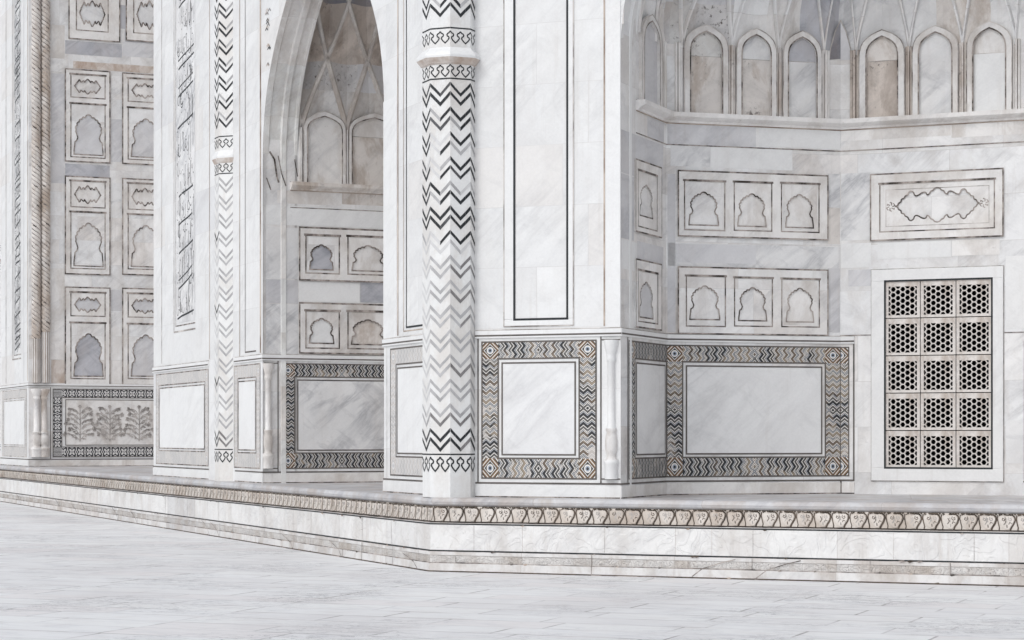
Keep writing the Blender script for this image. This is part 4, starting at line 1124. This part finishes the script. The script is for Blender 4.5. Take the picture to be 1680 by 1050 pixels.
# ------------------------------------------------------------------ facade mouldings and inscriptions
# chamfer facade: tall recessed panel
def tall_panel(w, x0, x1, yb, xo0, xo1, yo, black="inlay_black", soft="groove_soft", depth=.035):
    s0, s1 = sorted((w.S(x0), w.S(x1))); zb = w.Z(x0, yb)
    S0, S1 = sorted((w.S(xo0), w.S(xo1))); Zb = w.Z(xo0, yo)
    mo = MB(); w.ring(mo, (S0, S1, Zb, TOP-.2), (s0, s1, zb, TOP-.5), 0, depth, "marble_plain", .01)
    w.outline(mo, (s0, s1, zb, TOP-.5), 0.028, depth+.0008, black)
    w.outline(mo, (S0, S1, Zb, TOP-.2), 0.014, depth+.0008, soft)
    mo.build("tall_panel", mausoleum)
tall_panel(FR, 844, 931, 524.5, 827, 941, 536, depth=.008)
mo = MB(); FR.rect(mo, FR.S(991.5)-.010, FR.S(991.5)+.010, LV['ledge']+.02, TOP-.2, .004, "groove_brown"); mo.build("upright_moulding", mausoleum)
mo = MB(); FR.box(mo, FR.S(993.5), E0, LV['ledge'], TOP, 0, .012, "marble_plain", .004); mo.build("upright_moulding", mausoleum)
# left of the corner column
s_a, s_b = 0.36, FL.S(667)
mo = MB(); FL.outline(mo, (s_a, s_b, FL.Z(667, 537), TOP-.4), .026, .0042, "inlay_black", 'RB'); mo.build("upright_moulding", mausoleum)
mo = MB(); FL.outline(mo, (s_a, FL.S(662.5), FL.Z(667, 543), TOP-.3), .016, .0042, "groove_brown", 'RB'); mo.build("upright_moulding", mausoleum)
mo = MB(); FL.rect(mo, FL.S(653)-.018, FL.S(653)+.018, LV['ledge']+.02, TOP-.2, .004, "groove_brown"); mo.build("upright_moulding", mausoleum)
mo = MB(); FL.box(mo, FL.S(651), A0+.0, LV['ledge'], ZS_L, 0, .012, "marble_plain", .004); mo.build("upright_moulding", mausoleum)
# pier 2, right of the slender column
mo = MB(); FL.rect(mo, FL.S(427.5)-.03, FL.S(427.5)+.03, LV['ledge']+.02, ZS_L+3, .004, "groove_brown"); mo.build("upright_moulding", mausoleum)
mo = MB(); FL.outline(mo, (FL.S(420), FL.S(402.5), FL.Z(402, 578), TOP-.4), .024, .0042, "frame_line", 'RB'); mo.build("upright_moulding", mausoleum)
mo = MB(); FL.rect(mo, FL.S(393.5)-.016, FL.S(393.5)+.016, FL.Z(393, 590), TOP-.2, .004, "groove_brown"); mo.build("upright_moulding", mausoleum)
# pier 2, left: lines at 266 and 288, 320
mo = MB(); FL.rect(mo, FL.S(265.5)-.014, FL.S(265.5)+.014, LV['ledge']+.05, TOP-.2, .004, "groove_soft"); mo.build("upright_moulding", mausoleum)
mo = MB(); FL.rect(mo, FL.S(344)-.014, FL.S(344)+.014, LV['ledge']+.02, TOP-.2, .004, "groove_brown"); mo.build("upright_moulding", mausoleum)
# pier 3
for x, m_ in ((45.5, "groove_brown"), (10, "groove_soft"), (39, "inlay_faint")):
    mo = MB(); FL.rect(mo, FL.S(x)-.03, FL.S(x)+.03, LV['ledge']+.05, TOP-.2, .004, m_); mo.build("upright_moulding", mausoleum)
mo = MB(); FL.outline(mo, (FL.S(34), FL.S(20.5), FL.Z(21, 590), TOP-.4), .03, .0042, "groove_dark", 'RB'); mo.build("upright_moulding", mausoleum)

def inscription(w, s0, s1, z0, z1, label, seed, cell=0.62, bold=1.0, bg="marble_pale_grey"):
    """tall band of running calligraphy: uprights, bowls, dots and long swung strokes"""
    rr = random.Random(seed); mb = MB(); L = s1-s0
    z = z0+.08
    w.rect(mb, s0, s1, z0, z1, 0.0038, "marble_veined")
    i = MB()
    while z < z1-.5:
        h = cell*(.8+.5*rr.random())
        # long swung horizontal stroke, rising
        y0 = z+.03; rise = L*.10*(0.5+rr.random())
        if rr.random() < .85:
            pts = [(s0+L*(.04+.1*rr.random()), y0+rise), (s0+L*.35, y0+rise*.55), (s0+L*.68, y0+.015), (s0+L*.92*(1-.1*rr.random()), y0-.03)]
            w.line(i, pts, .036*bold, .0052, "inlay_black")
            if rr.random() < .35: w.line(i, [(a, b_+.16) for a, b_ in pts], .03*bold, .0052, "inlay_black")
        # uprights
        def tone(): return rr.choice(("inlay_black", "inlay_black_worn", "inlay_dark_grey", "inlay_dark_grey", "inlay_grey"))
        for k_ in range(rr.randint(6, 9)):
            x = s0+L*(.06+.88*rr.random()); t = h*(.35+.55*rr.random()); y = z+.05+.2*rr.random(); bw = .05*(rr.random()-.5)
            w.line(i, [(x-.02, y+t), (x, y+t*.9), (x+bw, y+t*.4), (x+bw*.4+.01, y)], .013+.010*rr.random(), .0056, tone())
        # bowls and loops
        for k_ in range(rr.randint(7, 10)):
            x = s0+L*(.1+.8*rr.random()); y = z+.05+h*.85*rr.random(); r0 = .035+.07*rr.random(); a0 = rr.random()*1.6+2.4
            pts = [(x+r0*math.cos(a0+t_*.5), y+r0*1.25*math.sin(a0+t_*.5)) for t_ in range(rr.randint(5, 9))]
            w.line(i, pts, .013+.008*rr.random(), .0060, tone())
            if rr.random() < .5: w.line(i, [(pts[-1][0], pts[-1][1]), (pts[-1][0]+.02, pts[-1][1]+.16)], .016, .0060, tone())
        # dots and vowel marks
        for k_ in range(rr.randint(8, 13)):
            x = s0+L*(.05+.9*rr.random()); y = z+h*rr.random(); q = .012+.010*rr.random()
            w.poly(i, [(x-q, y), (x, y-q), (x+q, y), (x, y+q)], .0066, "inlay_black")
        z += h
    o = mb.build("inscription_band", mausoleum, label)
    i.build("calligraphy", o)
    e = MB(); w.outline(e, (s0-.02, s1+.02, z0-.05, z1), .022, .0048, "groove_dark", 'RB'); w.outline(e, (s0-.02, s1+.16, z0-.16, z1+.05), .03, .0044, "groove_soft", 'RB')
    e.build("band_edge", o)
inscription(FL, FL.S(320), FL.S(289), FL.Z(289, 531), TOP-.5, "tall band of black calligraphy left of the slender column", 4)
inscription(FL, FL.S(34.5), FL.S(24), FL.Z(24, 580), TOP-.5, "thin far band of black calligraphy beside the cable moulding", 8, cell=.30, bold=1.3)
# floral spandrel marks beside the small arch
sp_ = MB(); rr = random.Random(3)
for y in (15, 22, 30, 38, 45, 72, 78, 105):
    for k_ in range(2):
        x = 437+rr.random()*6; s = FL.S(x); z = FL.Z(x, y+rr.random()*4)
        FL.line(sp_, [(s-.07, z-.02), (s, z+.03), (s+.08, z)], .022, .004, rr.choice(("inlay_black", "marble_rust", "inlay_dark_grey")))
sp_.build("spandrel_inlay", mausoleum)

# ------------------------------------------------------------------ cable mouldings, engaged colonnettes
def cable(centre, R, z0, z1, zend, label):
    mb = MB(); N = 20; dz = .022; nz = int((z1-z0)/dz)
    def pt(i, j):
        th = 2*math.pi*i/N; z = z0+dz*j
        r = R*(1+.16*abs(math.sin(2.0*th*1.0 + z*math.pi/.115*1.0)))
        return Vector((centre.x+r*math.cos(th), centre.y+r*math.sin(th), z))
    for j in range(nz):
        for i in range(N):
            ph = abs(math.sin(2.0*2*math.pi*(i+.5)/N + (z0+dz*(j+.5))*math.pi/.115))
            mb.face([pt(i, j), pt(i+1, j), pt(i+1, j+1), pt(i, j+1)], "groove_dark" if ph < .34 else "marble_beige")
    # fluted foot
    for i in range(12):
        for q in range(2):
            a0 = 2*math.pi*(i+q*.5)/12; a1 = 2*math.pi*(i+(q+1)*.5)/12
            r0 = R*(1.05 if q else .9)
            mb.face([(centre.x+r0*math.cos(a0), centre.y+r0*math.sin(a0), zend), (centre.x+r0*math.cos(a1), centre.y+r0*math.sin(a1), zend),
                     (centre.x+r0*math.cos(a1), centre.y+r0*math.sin(a1), z0), (centre.x+r0*math.cos(a0), centre.y+r0*math.sin(a0), z0)], "marble_panel" if q else "groove_brown")
    mb.build("cable_moulding", mausoleum, label)
for x, lb in ((59, "twisted marble cable moulding, outer of the pair at the great arch"), (74.5, "twisted marble cable moulding, inner of the pair at the great arch")):
    s = J2.S(x); zc = J2.Z(x, 556 if x < 65 else 545)
    c = J2.P(s, 0, 0.03); cable(c, .105, zc, TOP-.5, LV['ledge'], lb)

def colonnette(w, px, label, rad=.050, off=.012, mat="marble_plain"):
    c = w.P(w.S(px), 0, off); mb = MB(); N = 12
    H = LV['bt']-LV['bb']; z0 = LV['bb']
    prof = [(0, 1.7), (.10, 1.7), (.11, 1.9), (.135, 1.9), (.15, 1.3), (.17, 1.15), (.19, 1.35), (.22, 1.55), (.27, 1.6), (.31, 1.45), (.335, 1.15), (.35, 1.4), (.365, 1.4), (.38, 1.0), (.84, .95), (.85, 1.2), (.87, 1.25), (.89, 1.1), (.90, 1.2), (.98, 1.9), (1.0, 1.9)]
    for (a, r0), (b_, r1) in zip(prof[:-1], prof[1:]):
        for i in range(N):
            t0, t1 = 2*math.pi*i/N, 2*math.pi*(i+1)/N
            f = lambda t, r, z: (c.x+rad*r*math.cos(t), c.y+rad*r*math.sin(t), z0+H*z)
            mb.face([f(t0, r0, a), f(t1, r0, a), f(t1, r1, b_), f(t0, r1, b_)], "marble_panel" if (.13 < a < .36) else mat, smooth=True)
    mb.build("engaged_colonnette", mausoleum, label, weld=True)
colonnette(FR, 1003.5, "small vase based colonnette at the niche corner")
colonnette(J1, 439.5, "small stained colonnette at the corner of the small arched opening", mat="marble_frame")
colonnette(J2, 60, "outer small colonnette below the cable mouldings", rad=.08, mat="marble_frame")
colonnette(J2, 72, "inner small colonnette below the cable mouldings", rad=.08, mat="marble_beige")

# ------------------------------------------------------------------ stepped plinth
plinth = bpy.data.objects.new("carved_plinth", None); scene.collection.objects.link(plinth)
plinth.location = (K.x, K.y, 0); PW[plinth.name] = Matrix.Translation(plinth.location)
plinth['label'] = "low stepped marble plinth with carved leaf frieze running under the whole facade"
plinth['category'] = "plinth"
OL, OR_ = 0.34, 0.40
def corner(oL, oR):
    # intersection of offset lines
    a = FL.o + nL*oL; b_ = FR.o + nR*oR
    det = uL.x*(-uR.y) - (-uR.x)*uL.y
    r = b_-a
    t = (r.x*(-uR.y) - (-uR.x)*r.y)/det
    return a+uL*t
def run(mb, o_top, z_top, o_bot, z_bot, mat):
    cT, cB = corner(OL+o_top, OR_+o_top), corner(OL+o_bot, OR_+o_bot)
    for u, ln in ((uL, 46.0), (uR, 16.0)):
        v0 = 0; h = math.hypot(z_top-z_bot, o_top-o_bot)
        A = [cB, cB+u*ln, cT+u*ln, cT]
        zs = [z_bot, z_bot, z_top, z_top]
        sg = 0 if u is uR else 50
        mb.face([(p.x, p.y, z) for p, z in zip(A, zs)], mat, [(sg, z_bot), (sg+ln, z_bot), (sg+ln, z_top), (sg, z_top)])
mb = MB()
ZF1, ZF0, ZM0 = 0.839, 0.633, 0.267
cT = corner(OL-.02, OR_-.02)
# top surface back to the walls
inner = [FL.P(46, 0, -7), FL.P(0, 0, -7) if False else Vector((K.x+3, K.y+6, 0)), FR.P(16, 0, -4)]
mb.face([(p.x, p.y, ZB) for p in (cT, cT+uR*16, Vector((inner[2].x, inner[2].y)), Vector((inner[1].x, inner[1].y)))], "plinth_slab_stone", [(0, 0), (16, 0), (16, 5), (2, 7)])
mb.face([(p.x, p.y, ZB) for p in (cT, Vector((inner[1].x, inner[1].y)), Vector((inner[0].x, inner[0].y)), cT+uL*46)], "plinth_slab_stone", [(0, 0), (2, 7), (46, 7), (46, 0)])
for a in [(-.02, ZB, 0.0, ZB-.015), (0.0, ZB-.015, .012, ZB-.05), (.012, ZB-.05, .0, ZB-.085), (.0, ZB-.085, -.03, ZF1)]:
    run(mb, *a, "plinth_slab_stone")
mb.build("plinth_slab", plinth, "worn grey marble slab forming the plinth edge")
mb = MB()
run(mb, -.03, ZF1, -.035, ZF1-.02, "frieze_dark"); run(mb, -.035, ZF1-.02, -.055, ZF0, "frieze_dark")
fz = mb.build("leaf_frieze", plinth, "carved leaf frieze, cream leaves on dark grime")
mb = MB()
run(mb, -.055, ZF0, .03, ZF0-.006, "groove_dark"); run(mb, .03, ZF0-.006, .035, ZF0-.03, "plinth_plain")
run(mb, .035, ZF0-.03, .035, ZM0+.012, "plinth_carved"); run(mb, .035, ZM0+.012, .02, ZM0, "inlay_black"); 
mb.build("carved_course", plinth, "white middle course with shallow worn scrollwork")
mb = MB()
run(mb, .02, ZM0, .05, ZM0-.008, "groove_dark"); run(mb, .05, ZM0-.008, .05, .215, "plinth_plain"); run(mb, .05, .215, .042, .21, "groove_soft")
run(mb, .042, .21, .042, .12, "plinth_carved_low"); run(mb, .042, .12, .06, .112, "groove_dark"); run(mb, .06, .112, .06, .0, "plinth_plain")
mb.build("foot_course", plinth, "lowest stepped course, its upper band finely carved")
# black joint lines
mb = MB()
run(mb, .0365, ZF0-.012, .0365, ZF0-.030, "inlay_black"); run(mb, .0375, ZM0+.012, .0375, ZM0-.006, "inlay_black")
run(mb, .0615, .016, .0615, .0, "frieze_dark")
mb.build("joint_line", plinth)
# leaves
U = 0.217; HF = ZF1-ZF0
def leaves(w, s_from, s_to, off):
    """a row of carved leaves: cream ground cut by grime-filled S-shaped grooves"""
    s = s_from; rr = random.Random(12); mb = MB()
    w.rect(mb, s_from, s_to, ZF0+.012, ZF1-.004, off-.022, "frieze_cream")
    def g(c, pts, wd, m="frieze_dark", lift=0):
        w.line(mb, [(c+U*x*(1+.05*(rr.random()-.5)), ZF0+HF*y) for x, y in pts], wd, off-.018+lift, m)
    bulb = [(.02, .10), (.12, .12), (.22, .30), (.33, .50), (.38, .68), (.30, .84), (.12, .88), (-.04, .80), (-.20, .88), (-.36, .84), (-.42, .68), (-.36, .46), (-.24, .28), (-.10, .13)]
    while s < s_to-U*.9:
        c = s+U/2; k = .8+.5*rr.random()
        w.prism(mb, [(c+U*x, ZF0+HF*y) for x, y in bulb], [], off-.022, off-.010, "frieze_cream")
        g(c, [(-.10, .93), (.10, .90), (.28, .92), (.41, .80), (.44, .62), (.37, .42), (.24, .22), (.17, .04)], .017*k)
        g(c, [(-.47, .90), (-.50, .70), (-.46, .45), (-.40, .20), (-.42, .06)], .012*k)
        g(c, [(-.30, .93), (-.41, .86)], .010)
        g(c, [(.0, .36), (.015, .20)], .010, rr.choice(('frieze_dark', 'relief_grey')), lift=.0095)
        g(c, [(-.16, .36), (-.05, .52), (-.14, .70)], .008, rr.choice(('frieze_dark', 'relief_grey')), lift=.0095)
        g(c, [(.26, .44), (.14, .50), (.10, .38)], .007, 'frieze_dark', lift=.0095)
        for sg in (-1, 1):
            if rr.random() < .3: g(c, [(sg*.04, .40), (sg*.12, .46)], .007, 'relief_grey', lift=.0095)
            if rr.random() < .8: g(c, [(sg*.10, .80), (sg*.07, .66), (sg*.16, .58), (sg*.25, .64), (sg*.22, .74), (sg*.15, .70)], .007, rr.choice(("frieze_dark", "relief_grey")), lift=.0095)
        g(c, [(-.03, .74), (-.02, .58), (.01, .50)], .007, "relief_grey", lift=.0095)
        for t in (-.44, -.32, -.18, -.04, .10, .24, .38):
            if rr.random() < .85: g(c, [(t, .985), (t+.05, .93), (t+.09, .985)], .013*k, lift=.0095)
        s += U
    return mb
cF = corner(OL, OR_)
WFR = Wall(cF, uR, nR); WFL = Wall(cF, uL, nL)
leaves(WFR, 0.0, 11.5, 0.0).build("carved_leaves", fz)
leaves(WFL, 0.0, 36.0, 0.0).build("carved_leaves", fz)

rj = random.Random(21)
for w, L in ((WFR, 12.0), (WFL, 38.0)):
    jm = MB(); s_ = .35
    while s_ < L:
        t = .006+.008*rj.random(); z1 = rj.choice((ZM0-.01, .205)); z0 = rj.choice((0.0, .118))
        w.rect(jm, s_-t/2, s_+t/2, z0, z1, .0625, "groove_dark")
        if rj.random() < .5: w.rect(jm, s_, s_+.25+.8*rj.random(), z0+.0, z0+.008, .0622, "groove_dark")
        if rj.random() < .35:
            h_ = .10+.1*rj.random(); w.line(jm, [(s_+.05, .02), (s_+.18, .05+h_*.4), (s_+.42, .06+h_*.8), (s_+.6, .07+h_)], .010, .063, "groove_dark")
        q_ = s_+.3*rj.random()
        w.rect(jm, q_-t/3, q_+t/3, ZM0+.02, ZF0-.035, .0368, "groove_soft")
        for _ in range(5):
            a_ = s_+rj.random(); zz = rj.choice((ZF0-.03, ZM0+.0, .016, .118)); r_ = .008+.018*rj.random()
            w.poly(jm, [(a_-r_*2, zz), (a_-r_*.5, zz-r_*.8), (a_+r_*1.6, zz-r_*.2), (a_+r_*.6, zz+r_*.5)], .0635, rj.choice(("groove_dark", "frieze_dark", "groove_brown")))
        s_ += .6+1.3*rj.random()
    jm.build("joint_line", plinth)

# ------------------------------------------------------------------ courtyard
mb = MB()
mb.face([(-400, -60, 0), (400, -60, 0), (400, 700, 0), (-400, 700, 0)], "paving_marble")
gd = mb.build("courtyard_paving")
gd['label'] = "pale marble courtyard paving with faint joints and grey streaks"; gd['kind'] = "structure"; gd['category'] = "paving"
